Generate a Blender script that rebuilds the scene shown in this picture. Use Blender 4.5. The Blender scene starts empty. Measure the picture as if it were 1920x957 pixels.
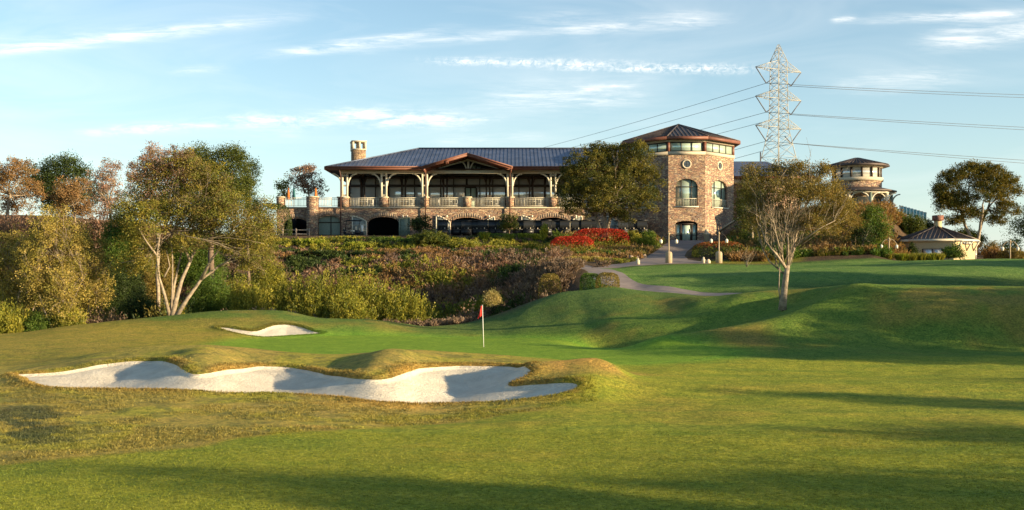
import bpy, math, random
import numpy as np
from mathutils import Vector, Matrix
random.seed(7); np.random.seed(7)
F = 2059.0; HY = 525.0            # focal length and horizon row of the photograph (1920 px wide)
S = bpy.context.scene
COL = S.collection
# ---------------------------------------------------------------- camera
cam = bpy.data.cameras.new('camera'); camo = bpy.data.objects.new('camera', cam); COL.objects.link(camo)
camo.location = (0, 0, 0); camo.rotation_euler = (math.radians(90), 0, 0)
cam.sensor_width = 36; cam.lens = 36*F/1920; cam.shift_y = (HY-478.5)/1920
cam.clip_start = 0.5; cam.clip_end = 9000
S.camera = camo
# ---------------------------------------------------------------- light
SUN_AZ, SUN_EL = math.radians(24), math.radians(10.5)
sdir = Vector((math.cos(SUN_AZ)*math.cos(SUN_EL), -math.sin(SUN_AZ)*math.cos(SUN_EL), math.sin(SUN_EL)))
sl = bpy.data.lights.new('sun', 'SUN'); slo = bpy.data.objects.new('sun', sl); COL.objects.link(slo)
sl.energy = 4.3; sl.angle = math.radians(0.6); sl.color = (1.0, 0.78, 0.47)
slo.rotation_euler = sdir.to_track_quat('Z', 'Y').to_euler(); slo.location = (60, -30, 40)
W = bpy.data.worlds.new('World'); S.world = W; W.use_nodes = True
S.view_settings.view_transform = 'Standard'; S.view_settings.look = 'None'
S.view_settings.gamma = 1; S.view_settings.exposure = 1.5
S.view_settings.use_curve_mapping = False
nt = W.node_tree; nt.nodes.clear()
def wm(op, a, b=None, c=None, clamp=False):
    n = nt.nodes.new('ShaderNodeMath'); n.operation = op; n.use_clamp = clamp
    for i, v in enumerate((a, b, c)):
        if v is None: continue
        if isinstance(v, (int, float)): n.inputs[i].default_value = v
        else: nt.links.new(v, n.inputs[i])
    return n.outputs[0]
def build_world():
    L = nt.links
    sky = nt.nodes.new('ShaderNodeTexSky'); sky.sky_type = 'NISHITA'; sky.sun_disc = False
    sky.sun_elevation = SUN_EL; sky.sun_rotation = math.radians(90)+SUN_AZ
    sky.altitude = 300; sky.air_density = 1.0; sky.dust_density = 0.3; sky.ozone_density = 2.0
    tc = nt.nodes.new('ShaderNodeTexCoord'); sp = nt.nodes.new('ShaderNodeSeparateXYZ')
    L.new(tc.outputs['Generated'], sp.inputs[0])
    yy = wm('MAXIMUM', sp.outputs['Y'], 0.05)
    u = wm('MULTIPLY_ADD', wm('DIVIDE', sp.outputs['X'], yy), F, 960.0)
    v = wm('MULTIPLY_ADD', wm('DIVIDE', sp.outputs['Z'], yy), -F, HY)
    fwd = wm('GREATER_THAN', sp.outputs['Y'], 0.06)
    def noise(sx, sy, scale, detail, off=0, dist=0.0, rough=0.6):
        cx = nt.nodes.new('ShaderNodeCombineXYZ')
        L.new(wm('MULTIPLY', u, sx), cx.inputs[0]); L.new(wm('MULTIPLY', v, sy), cx.inputs[1]); cx.inputs[2].default_value = off
        n = nt.nodes.new('ShaderNodeTexNoise'); n.inputs['Scale'].default_value = scale; n.inputs['Detail'].default_value = detail
        n.inputs['Roughness'].default_value = rough; n.inputs['Distortion'].default_value = dist
        L.new(cx.outputs[0], n.inputs['Vector']); return n.outputs['Fac']
    nA = noise(0.004, 0.03, 1.0, 8, 0.0, 0.6, 0.65)     # long wisps
    nB = noise(0.02, 0.06, 1.0, 6, 3.0, 0.4, 0.65)     # puffs
    nC = noise(0.0022, 0.008, 1.0, 4, 9.0, 1.0)          # broad veil
    nE = noise(0.011, 0.11, 1.0, 7, 13.0, 0.5, 0.7)
    nD = noise(0.075, 0.10, 1.0, 6, 5.0, 0.7, 0.65)
    def streak(x0, y0, x1, y1, w, amp, nz, lo=0.35, hi=0.7, p=4):
        cx, cy = (x0+x1)/2, (y0+y1)/2; Ln = math.hypot(x1-x0, y1-y0)/2; a = math.atan2(y1-y0, x1-x0)
        dx = wm('SUBTRACT', u, cx); dy = wm('SUBTRACT', v, cy)
        al = wm('ADD', wm('MULTIPLY', dx, math.cos(a)/Ln), wm('MULTIPLY', dy, math.sin(a)/Ln))
        ac = wm('ADD', wm('MULTIPLY', dx, -math.sin(a)/w), wm('MULTIPLY', dy, math.cos(a)/w))
        ac = wm('ADD', ac, wm('MULTIPLY', wm('SUBTRACT', nC, 0.5), 1.6))
        e = wm('ADD', wm('POWER', wm('ABSOLUTE', al), p), wm('MULTIPLY', ac, ac))
        m = wm('POWER', 2.71828, wm('MULTIPLY', e, -1.0))
        k = wm('MULTIPLY', wm('SUBTRACT', nz, lo), 1.0/(hi-lo), clamp=True)
        fb = wm('MULTIPLY_ADD', wm('SUBTRACT', nE, 0.36, clamp=True), 4.5, 0.25)
        return wm('MULTIPLY', wm('MULTIPLY', wm('MULTIPLY', m, k), fb, clamp=True), amp)
    tot = None
    for s in [(-60, 104, 520, 36, 11, 0.75, nA, .3, .62), (-60, 92, 320, 60, 16, .35, nA), (520, 100, 830, 55, 9, 0.65, nA, .32, .62), (540, 98, 760, 88, 9, .4, nA),
              (760, 78, 1060, 55, 12, 0.45, nA), (1030, 55, 1340, 40, 13, 0.65, nA, .3, .62),
              (815, 115, 1120, 122, 7, .85, nD, .38, .64), (1040, 126, 1420, 130, 8, .85, nD, .38, .66),
              (900, 190, 1200, 178, 26, 0.5, nA, .35, .65), (1040, 180, 1210, 152, 6, .6, nA, .3, .6),
              (620, 216, 870, 226, 15, 1.0, nB, .35, .6), (430, 226, 610, 228, 13, 0.85, nB, .38, .62), (160, 250, 420, 232, 10, 0.6, nB, .38, .62), (400, 255, 560, 250, 12, .4, nA), (860,225,940,224,5,.5,nB),
              (1560, 38, 1605, 33, 6, 0.5, nB, .3, .55), (1620, 38, 1960, 24, 8, 0.75, nA, .32, .62), (1740, 72, 1980, 50, 22, 0.7, nA, .3, .6),
              (1560, 160, 1820, 145, 18, 0.4, nA), (960, 35, 1120, 25, 10, 0.25, nA), (320, 135, 430, 128, 8, 0.35, nA), (830, 265, 1010, 262, 12, .45, nA)]:
        t = streak(*s); tot = t if tot is None else wm('ADD', tot, t)
    veil = wm('MULTIPLY', wm('SUBTRACT', nC, 0.42, clamp=True), 0.5)
    tot = wm('MULTIPLY', wm('MULTIPLY', wm('ADD', tot, veil, clamp=True), fwd), 0.9)
    # sky tint: the Nishita blue, lifted a little towards the pale horizon
    hs = nt.nodes.new('ShaderNodeHueSaturation'); hs.inputs['Saturation'].default_value = SKY_SAT; hs.inputs['Value'].default_value = SKY_VAL
    L.new(sky.outputs[0], hs.inputs['Color'])
    tint = nt.nodes.new('ShaderNodeMix'); tint.data_type = 'RGBA'; tint.blend_type = 'MULTIPLY'; tint.inputs[0].default_value = 1.0
    L.new(hs.outputs[0], tint.inputs[6]); tint.inputs[7].default_value = SKY_TINT
    hz = nt.nodes.new('ShaderNodeMix'); hz.data_type = 'RGBA'
    el = wm('MAXIMUM', sp.outputs['Z'], 0.0)
    L.new(wm('MULTIPLY', wm('POWER', 2.71828, wm('MULTIPLY', el, -9.0)), 0.75), hz.inputs[0]); L.new(tint.outputs[2], hz.inputs[6]); hz.inputs[7].default_value = HORIZON
    mx = nt.nodes.new('ShaderNodeMix'); mx.data_type = 'RGBA'
    L.new(tot, mx.inputs[0]); L.new(hz.outputs[2], mx.inputs[6]); mx.inputs[7].default_value = CLOUD
    bg = nt.nodes.new('ShaderNodeBackground'); bg.inputs[1].default_value = SKY_STR
    L.new(mx.outputs[2], bg.inputs[0])
    out = nt.nodes.new('ShaderNodeOutputWorld'); L.new(bg.outputs[0], out.inputs[0])
SKY_STR = 0.084; SKY_SAT = 1.0; SKY_VAL = 1.05; SKY_TINT = (1.02, 1.02, .95, 1); CLOUD = (5.9, 5.8, 5.5, 1); HORIZON = (2.75, 3.3, 3.65, 1)
build_world()
# ---------------------------------------------------------------- helpers
def px2w(px, py, Y): return Vector(((px-960)/F*Y, Y, (HY-py)/F*Y))
def wx(px, Y): return (px-960)/F*Y
def wz(py, Y): return (HY-py)/F*Y
def sstep(a, b, x):
    t = np.clip((x-a)/(b-a), 0, 1); return t*t*(3-2*t)
_perm = np.random.RandomState(3).rand(256, 256)
def vnoise(x, y, s):
    x = np.asarray(x)/s; y = np.asarray(y)/s
    xi = np.floor(x).astype(int); yi = np.floor(y).astype(int); fx = x-xi; fy = y-yi
    fx = fx*fx*(3-2*fx); fy = fy*fy*(3-2*fy)
    g = lambda a, b: _perm[(a) % 256, (b) % 256]
    return (g(xi, yi)*(1-fx)+g(xi+1, yi)*fx)*(1-fy)+(g(xi, yi+1)*(1-fx)+g(xi+1, yi+1)*fx)*fy
def fbm(x, y, s, o=4):
    r = 0; a = 1; t = 0
    for i in range(o):
        r = r+a*vnoise(np.asarray(x)+i*37.1, np.asarray(y)-i*11.7, s/2**i); t += a; a *= .55
    return r/t
def tag(o, label=None, cat=None, group=None, kind=None):
    if label: o['label'] = label
    if cat: o['category'] = cat
    if group: o['group'] = group
    if kind: o['kind'] = kind
    return o
def empty(name, loc, label, cat, group=None, rz=0):
    o = bpy.data.objects.new(name, None); COL.objects.link(o); o.location = loc; o.rotation_euler = (0, 0, rz)
    o.empty_display_size = .3
    return tag(o, label, cat, group)
def mesh_np(name, V, quads=None, tris=None, polys=None, mat=None, parent=None, col=None, smooth=False, origin=None):
    """fast mesh from numpy arrays; col = per-vertex colour"""
    V = np.asarray(V, dtype=np.float32)
    off = Vector((0, 0, 0))
    if parent is not None: off = Vector(PW.get(parent.name, parent.location))
    if origin is not None: off = Vector(origin)
    V = V-np.array(off, dtype=np.float32)
    me = bpy.data.meshes.new(name)
    loops = []; starts = []; n = 0
    L = []; T = []
    if quads is not None and len(quads):
        q = np.asarray(quads, dtype=np.int32); L.append(q.ravel()); T.append(np.full(len(q), 4, dtype=np.int32))
    if tris is not None and len(tris):
        q = np.asarray(tris, dtype=np.int32); L.append(q.ravel()); T.append(np.full(len(q), 3, dtype=np.int32))
    if polys is not None and len(polys):
        L.append(np.array([i for p in polys for i in p], dtype=np.int32)); T.append(np.array([len(p) for p in polys], dtype=np.int32))
    Lp = np.concatenate(L); Tt = np.concatenate(T)
    me.vertices.add(len(V)); me.vertices.foreach_set('co', V.ravel())
    me.loops.add(len(Lp)); me.loops.foreach_set('vertex_index', Lp)
    me.polygons.add(len(Tt)); st = np.zeros(len(Tt), dtype=np.int32); st[1:] = np.cumsum(Tt)[:-1]
    me.polygons.foreach_set('loop_start', st); me.polygons.foreach_set('loop_total', Tt)
    if smooth: me.polygons.foreach_set('use_smooth', np.ones(len(Tt), dtype=bool))
    me.update(calc_edges=True)
    if col is not None:
        a = me.color_attributes.new('Col', 'FLOAT_COLOR', 'POINT')
        c = np.ones((len(V), 4), dtype=np.float32); c[:, :3] = col; a.data.foreach_set('color', c.ravel())
    if mat: me.materials.append(mat)
    o = bpy.data.objects.new(name, me); COL.objects.link(o)
    if parent is not None:
        o.parent = parent; PW[o.name] = tuple(off)
    elif origin is not None: o.location = off
    return o
PW = {}      # world offset of nested parents (parts sit at their thing's origin)
class MB:
    def __init__(s, M=None): s.v = []; s.f = []; s.M = M or Matrix()
    def add(s, vs, fs):
        n = len(s.v); s.v += [tuple(s.M @ Vector(p)) for p in vs]; s.f += [[i+n for i in f] for f in fs]
    def box(s, x0, x1, y0, y1, z0, z1):
        s.add([(x0, y0, z0), (x1, y0, z0), (x1, y1, z0), (x0, y1, z0), (x0, y0, z1), (x1, y0, z1), (x1, y1, z1), (x0, y1, z1)],
              [(0, 3, 2, 1), (4, 5, 6, 7), (0, 1, 5, 4), (1, 2, 6, 5), (2, 3, 7, 6), (3, 0, 4, 7)])
    def beam(s, a, b, w, h=None, up=(0, 0, 1)):
        a = Vector(a); b = Vector(b); h = h or w; d = (b-a)
        if d.length < 1e-6: return
        d.normalize(); upv = Vector(up)
        if abs(d.dot(upv)) > .97: upv = Vector((0, 1, 0))
        sx = d.cross(upv).normalized()*(w/2); sz = sx.cross(d).normalized()*(h/2)
        vs = [a-sx-sz, a+sx-sz, a+sx+sz, a-sx+sz, b-sx-sz, b+sx-sz, b+sx+sz, b-sx+sz]
        s.add(vs, [(0, 3, 2, 1), (4, 5, 6, 7), (0, 1, 5, 4), (1, 2, 6, 5), (2, 3, 7, 6), (3, 0, 4, 7)])
    def tube(s, pts, rad, n=6, cap=True):
        pts = [Vector(p) for p in pts]
        if not hasattr(rad, '__len__'): rad = [rad]*len(pts)
        vs = []; fs = []; ref = None
        for i, p in enumerate(pts):
            d = (pts[min(i+1, len(pts)-1)]-pts[max(i-1, 0)]).normalized()
            if ref is None: ref = d.orthogonal().normalized()
            x = (ref-d*ref.dot(d)).normalized(); y = d.cross(x); ref = x
            for k in range(n):
                a = 2*math.pi*k/n; vs.append(p+(x*math.cos(a)+y*math.sin(a))*rad[i])
        for i in range(len(pts)-1):
            for k in range(n):
                a = i*n+k; b = i*n+(k+1) % n; fs.append((a, b, b+n, a+n))
        if cap: fs.append(tuple(range(n))[::-1]); fs.append(tuple(range((len(pts)-1)*n, len(pts)*n)))
        s.add(vs, fs)
    def lathe(s, prof, c=(0, 0, 0), n=12, a0=0):
        vs = []; fs = []
        for r, z in prof:
            for k in range(n):
                a = 2*math.pi*(k)/n+a0; vs.append((c[0]+r*math.cos(a), c[1]+r*math.sin(a), c[2]+z))
        for i in range(len(prof)-1):
            for k in range(n):
                a = i*n+k; b = i*n+(k+1) % n; fs.append((a, b, b+n, a+n))
        fs.append(tuple(range(n))[::-1]); fs.append(tuple(range((len(prof)-1)*n, len(prof)*n)))
        s.add(vs, fs)
    def quad(s, *p): s.add(p, [tuple(range(len(p)))])
    def arc(s, c, rx, rz, a0, a1, w, d, n=10):
        """curved bracket in the x-z plane, elliptical, w in plane, d along y"""
        vs = []; fs = []
        for i in range(n+1):
            a = a0+(a1-a0)*i/n; ca, sa = math.cos(a), math.sin(a)
            for (k, yy) in ((-.5, -d/2), (.5, -d/2), (.5, d/2), (-.5, d/2)):
                vs.append((c[0]+(rx+k*w)*ca, c[1]+yy, c[2]+(rz+k*w)*sa))
        for i in range(n):
            for k in range(4):
                a = i*4+k; b = i*4+(k+1) % 4; fs.append((a, b, b+4, a+4))
        fs.append((3, 2, 1, 0)); fs.append(tuple(n*4+k for k in range(4)))
        s.add(vs, fs)
    def arch_wall(s, x0, x1, z0, z1, ops, y=0, th=.4, n=12):
        """wall in the x-z plane at y (front), openings (xa, xb, zbottom, zspring, ztop) with segmental heads"""
        ops = sorted(ops); x = x0
        def rect(a, b, c, d):
            if b-a > 1e-4 and d-c > 1e-4: s.add([(a, y, c), (b, y, c), (b, y, d), (a, y, d)], [(0, 1, 2, 3)])
        for (xa, xb, zb, zs, zt) in ops:
            rect(x, xa, z0, z1); rect(xa, xb, z0, zb)
            pts = []
            for i in range(n+1):
                t = -1+2*i/n; pts.append((xa+(xb-xa)*(t+1)/2, zs+(zt-zs)*math.sqrt(max(0, 1-t*t*.999))))
            if zt-zs < 1e-3: pts = [(xa, zt), (xb, zt)]
            for (p, q) in zip(pts[:-1], pts[1:]):
                s.add([(p[0], y, p[1]), (q[0], y, q[1]), (q[0], y, z1), (p[0], y, z1)], [(0, 1, 2, 3)])
            loop = [(xa, zb)]+pts+[(xb, zb)]
            for (p, q) in zip(loop[:-1], loop[1:]):
                s.add([(p[0], y, p[1]), (p[0], y+th, p[1]), (q[0], y+th, q[1]), (q[0], y, q[1])], [(0, 1, 2, 3)])
            s.add([(xa, y, zb), (xb, y, zb), (xb, y+th, zb), (xa, y+th, zb)], [(0, 1, 2, 3)])
            x = xb
        rect(x, x1, z0, z1)
        s.add([(x0, y, z0), (x0, y, z1), (x0, y+th, z1), (x0, y+th, z0)], [(0, 1, 2, 3)])
        s.add([(x1, y, z0), (x1, y+th, z0), (x1, y+th, z1), (x1, y, z1)], [(0, 1, 2, 3)])
        s.add([(x0, y, z1), (x1, y, z1), (x1, y+th, z1), (x0, y+th, z1)], [(0, 1, 2, 3)])
    def build(s, name, mat, parent=None, origin=None, smooth=False, **kw):
        o = mesh_np(name, s.v, polys=s.f, mat=mat, parent=parent, origin=origin, smooth=smooth)
        if kw: tag(o, **kw)
        return o
# ---------------------------------------------------------------- materials
class NT:
    def __init__(s, name):
        s.m = bpy.data.materials.new(name); s.m.use_nodes = True; s.t = s.m.node_tree
        s.b = s.t.nodes['Principled BSDF']; s.out = s.t.nodes['Material Output']
    def n(s, typ, **kw):
        n = s.t.nodes.new(typ)
        for k, v in kw.items():
            if k in n.inputs: n.inputs[k].default_value = v
            else: setattr(n, k, v)
        return n
    def l(s, a, b): s.t.links.new(a, b)
    def math(s, op, a, b=None, clamp=False):
        n = s.t.nodes.new('ShaderNodeMath'); n.operation = op; n.use_clamp = clamp
        for i, v in enumerate((a, b)):
            if v is None: continue
            if isinstance(v, (int, float)): n.inputs[i].default_value = v
            else: s.l(v, n.inputs[i])
        return n.outputs[0]
    def mix(s, f, a, b, mode='MIX'):
        n = s.t.nodes.new('ShaderNodeMix'); n.data_type = 'RGBA'; n.blend_type = mode
        for i, v in ((0, f), (6, a), (7, b)):
            if isinstance(v, (int, float)): n.inputs[i].default_value = v
            elif isinstance(v, tuple): n.inputs[i].default_value = (*v, 1) if len(v) == 3 else v
            else: s.l(v, n.inputs[i])
        return n.outputs[2]
    def noise(s, scale, detail=4, vec=None, rough=.55, dist=0):
        n = s.n('ShaderNodeTexNoise', Scale=scale, Detail=detail, Roughness=rough, Distortion=dist)
        if vec is not None: s.l(vec, n.inputs['Vector'])
        return n
    def ramp(s, fac, stops, interp='LINEAR'):
        r = s.t.nodes.new('ShaderNodeValToRGB'); e = r.color_ramp; e.interpolation = interp
        while len(e.elements) < len(stops): e.elements.new(.5)
        for k, (p, c) in enumerate(stops):
            e.elements[k].position = p; e.elements[k].color = (*c, 1)
        s.l(fac, r.inputs[0]); return r.outputs[0]
    def obj(s, scale=(1, 1, 1)):
        g = s.n('ShaderNodeNewGeometry'); mp = s.n('ShaderNodeMapping'); mp.inputs['Scale'].default_value = scale
        s.l(g.outputs['Position'], mp.inputs['Vector']); return mp.outputs[0]
    def bump(s, h, dist=.02, strength=1.0):
        b = s.n('ShaderNodeBump', Distance=dist, Strength=strength); s.l(h, b.inputs['Height']); s.l(b.outputs[0], s.b.inputs['Normal'])
def simple(name, c, rough=.7, metal=0, var=.18, scale=6, spec=.4):
    k = NT(name); nz = k.noise(scale, 5, k.obj())
    lo = tuple(x*(1-var) for x in c); hi = tuple(min(1, x*(1+var)) for x in c)
    k.l(k.ramp(nz.outputs['Fac'], [(.3, lo), (.7, hi)]), k.b.inputs['Base Color'])
    k.b.inputs['Roughness'].default_value = rough; k.b.inputs['Metallic'].default_value = metal
    k.b.inputs['Specular IOR Level'].default_value = spec
    return k.m
def m_stone(name, pal, scale=1.0):
    k = NT(name)
    v = k.obj((3.2*scale, 3.2*scale, 9.5*scale))
    vo = k.n('ShaderNodeTexVoronoi'); vo.feature = 'F1'; vo.inputs['Scale'].default_value = 1; vo.inputs['Randomness'].default_value = .9; k.l(v, vo.inputs['Vector'])
    se = k.n('ShaderNodeSeparateColor'); k.l(vo.outputs['Color'], se.inputs[0])
    n = len(pal); st = [((i)/n, c) for i, c in enumerate(pal)]
    c = k.ramp(se.outputs[0], st, 'CONSTANT')
    ve = k.n('ShaderNodeTexVoronoi'); ve.feature = 'DISTANCE_TO_EDGE'; ve.inputs['Scale'].default_value = 1; ve.inputs['Randomness'].default_value = .9; k.l(v, ve.inputs['Vector'])
    e = k.math('MULTIPLY', ve.outputs['Distance'], 9, clamp=True)
    c = k.mix(e, (.075, .058, .045), c)
    nz = k.noise(.5, 4, k.obj()); c = k.mix(.55, c, k.ramp(nz.outputs['Fac'], [(.3, (.62, .6, .6)), (.7, (1.3, 1.28, 1.22))]), 'MULTIPLY')
    k.l(c, k.b.inputs['Base Color']); k.b.inputs['Roughness'].default_value = .85
    h = k.math('ADD', k.math('MULTIPLY', e, .5), k.math('MULTIPLY', se.outputs[1], .8)); k.bump(h, .07, 1)
    return k.m
def m_leaf():
    k = NT('foliage'); a = k.n('ShaderNodeVertexColor'); a.layer_name = 'Col'
    d = k.n('ShaderNodeBsdfDiffuse', Roughness=.6); t = k.n('ShaderNodeBsdfTranslucent')
    k.l(a.outputs['Color'], d.inputs['Color'])
    tc = k.mix(1.0, a.outputs['Color'], (1.25, 1.15, .5), 'MULTIPLY'); k.l(tc, t.inputs['Color'])
    g = k.n('ShaderNodeBsdfGlossy', Roughness=.45); g.inputs['Color'].default_value = (.8, .8, .8, 1)
    m1 = k.n('ShaderNodeMixShader'); m1.inputs[0].default_value = .28; k.l(d.outputs[0], m1.inputs[1]); k.l(t.outputs[0], m1.inputs[2])
    m2 = k.n('ShaderNodeMixShader'); m2.inputs[0].default_value = .012; k.l(m1.outputs[0], m2.inputs[1]); k.l(g.outputs[0], m2.inputs[2])
    k.l(m2.outputs[0], k.out.inputs['Surface']); return k.m
def m_grass(name, fine=1.0, amp=.045):
    k = NT(name); a = k.n('ShaderNodeVertexColor'); a.layer_name = 'Col'
    p = k.obj()
    n1 = k.noise(11*fine, 6, p, .75); n2 = k.noise(.9, 5, p, .6, .5); n3 = k.noise(38*fine, 3, p, .7); n4 = k.noise(3.0, 5, p, .7, .8)
    c = k.mix(1.0, a.outputs['Color'], k.ramp(n1.outputs['Fac'], [(.30, (.42, .45, .5)), (.5, (1, 1, 1)), (.70, (1.65, 1.5, 1.3))]), 'MULTIPLY')
    c = k.mix(.75, c, k.ramp(n2.outputs['Fac'], [(.3, (.7, .82, .72)), (.7, (1.28, 1.12, 1.1))]), 'MULTIPLY')
    c = k.mix(.6, c, k.ramp(n4.outputs['Fac'], [(.34, (.55, .66, .6)), (.66, (1.45, 1.28, 1.2))]), 'MULTIPLY')
    c = k.mix(.5, c, k.ramp(n3.outputs['Fac'], [(.3, (.6, .6, .6)), (.7, (1.4, 1.4, 1.3))]), 'MULTIPLY')
    k.l(c, k.b.inputs['Base Color']); k.b.inputs['Roughness'].default_value = .85; k.b.inputs['Specular IOR Level'].default_value = .05
    h = k.math('ADD', n1.outputs['Fac'], k.math('MULTIPLY', n3.outputs['Fac'], .5)); h = k.math('ADD', h, k.math('MULTIPLY', n4.outputs['Fac'], 2.0))
    k.bump(h, amp, 1); return k.m
def m_roof(name, c, rough=.38):
    k = NT(name); p = k.obj()
    n1 = k.noise(.7, 4, p); n2 = k.noise(5, 5, p)
    cc = k.mix(.6, k.ramp(n1.outputs['Fac'], [(.3, tuple(x*.72 for x in c)), (.7, tuple(x*1.3 for x in c))]), k.ramp(n2.outputs['Fac'], [(.3, (.8, .8, .8)), (.7, (1.2, 1.2, 1.2))]), 'MULTIPLY')
    k.l(cc, k.b.inputs['Base Color']); k.b.inputs['Metallic'].default_value = .55
    k.l(k.ramp(n2.outputs['Fac'], [(.3, (rough*.8,)*3), (.7, (rough*1.3,)*3)]), k.b.inputs['Roughness']); return k.m
def m_sand():
    k = NT('sand'); p = k.obj()
    n1 = k.noise(1.2, 5, p, .6); n2 = k.noise(9, 5, p, .7); w = k.n('ShaderNodeTexWave'); w.wave_type = 'BANDS'; w.bands_direction = 'Y'
    w.inputs['Scale'].default_value = 3.0; w.inputs['Distortion'].default_value = 9; w.inputs['Detail'].default_value = 3; w.inputs['Detail Scale'].default_value = .6; k.l(p, w.inputs['Vector'])
    c = k.mix(.5, k.ramp(n1.outputs['Fac'], [(.3, (.54, .48, .385)), (.7, (.68, .62, .51))]), k.ramp(n2.outputs['Fac'], [(.3, (.82, .8, .78)), (.7, (1.1, 1.1, 1.1))]), 'MULTIPLY')
    k.l(c, k.b.inputs['Base Color']); k.b.inputs['Roughness'].default_value = .95; k.b.inputs['Specular IOR Level'].default_value = .1
    h = k.math('ADD', k.math('MULTIPLY', w.outputs['Fac'], .35), k.math('ADD', k.math('MULTIPLY', n2.outputs['Fac'], 1.4), n1.outputs['Fac'])); k.bump(h, .038, 1); return k.m
def m_glass(name, c=(.03, .035, .035), rough=.06, metal=0.0, spec=1.0):
    k = NT(name); nz = k.noise(.5, 3, k.obj())
    k.l(k.ramp(nz.outputs['Fac'], [(.3, tuple(x*.8 for x in c)), (.7, tuple(x*1.2 for x in c))]), k.b.inputs['Base Color'])
    k.b.inputs['Roughness'].default_value = rough; k.b.inputs['Metallic'].default_value = metal; k.b.inputs['Specular IOR Level'].default_value = spec
    k.b.inputs['IOR'].default_value = 1.9; return k.m
M = {}
M['leaf'] = m_leaf()
M['grass'] = m_grass('mown_grass'); M['green'] = m_grass('putting_grass', 2.0, .006)
M['sand'] = m_sand()
M['downpipe'] = simple('downpipe_metal', (.10, .05, .04), .5)
M['concrete'] = simple('concrete', (.21, .17, .155), .9, var=.2, scale=1.5)
M['stone'] = m_stone('ledgestone', [(0.309, 0.194, 0.134), (0.442, 0.294, 0.191), (0.243, 0.158, 0.12), (0.508, 0.357, 0.22), (0.365, 0.21, 0.144), (0.574, 0.43, 0.278), (0.331, 0.252, 0.197), (0.464, 0.273, 0.173)])
M['lampbase'] = simple('tan_stone_base', (.36, .28, .18), .9, var=.15)
M['cream'] = simple('cream_trim', (.60, .55, .43), .6, var=.1)
M['caststone'] = simple('cast_stone', (.52, .44, .32), .85, var=.12)
M['rust'] = simple('rust_fascia', (.17, .065, .04), .55, var=.2, scale=2)
M['darkbrown'] = simple('dark_brown', (.035, .022, .016), .6)
M['roof'] = m_roof('blue_metal_roof', (.115, .135, .195), .45); M['brownroof'] = m_roof('brown_metal_roof', (.10, .078, .07), .55)
M['archstone'] = simple('arch_stone', (.27, .20, .145), .9, var=.4, scale=4)
M['glass'] = m_glass('window_glass', (.68, .67, .62), .12, .3); M['greenglass'] = m_glass('green_glass', (.50, .62, .50), .08, .25, .6)
M['darkglass'] = m_glass('dark_glass', (.05, .055, .055), .1, 0, .5)
M['screen'] = simple('green_screen', (.15, .19, .15), .5)
M['dark'] = simple('shade_black', (.012, .012, .013), .9)  # near-black colour stands in for the shade inside openings
M['plaster'] = simple('yellow_plaster', (.47, .37, .21), .85, var=.1)
M['barkpale'] = simple('pale_bark', (.27, .215, .155), .95, var=.45, scale=5)
M['barkdark'] = simple('dark_bark', (.14, .10, .07), .95, var=.5, scale=5)
M['white'] = simple('white_paint', (.75, .74, .70), .5, var=.05)
M['black'] = simple('black_vinyl', (.012, .013, .016), .4, var=.2)
M['steel'] = simple('galvanised_steel', (.40, .39, .35), .5, 0.0, var=.12)
M['wire'] = simple('conductor', (.10, .10, .11), .5)
M['red'] = simple('red_flag', (.75, .03, .015), .6, var=.1)
M['wood'] = simple('weathered_wood', (.30, .24, .19), .9, var=.3)
M['teal'] = simple('teal_cloth', (.02, .10, .11), .8); M['orange'] = simple('orange_cloth', (.50, .15, .03), .8)
M['turq'] = m_glass('turquoise_glass', (.25, .55, .55), .15, spec=.6)
M['rock'] = simple('boulder', (.24, .18, .13), .95, var=.35, scale=3)
M['rubber'] = simple('rubber', (.02, .02, .02), .9)
M['lamp'] = simple('lamp_glass', (.75, .68, .55), .3, var=.05)
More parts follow.
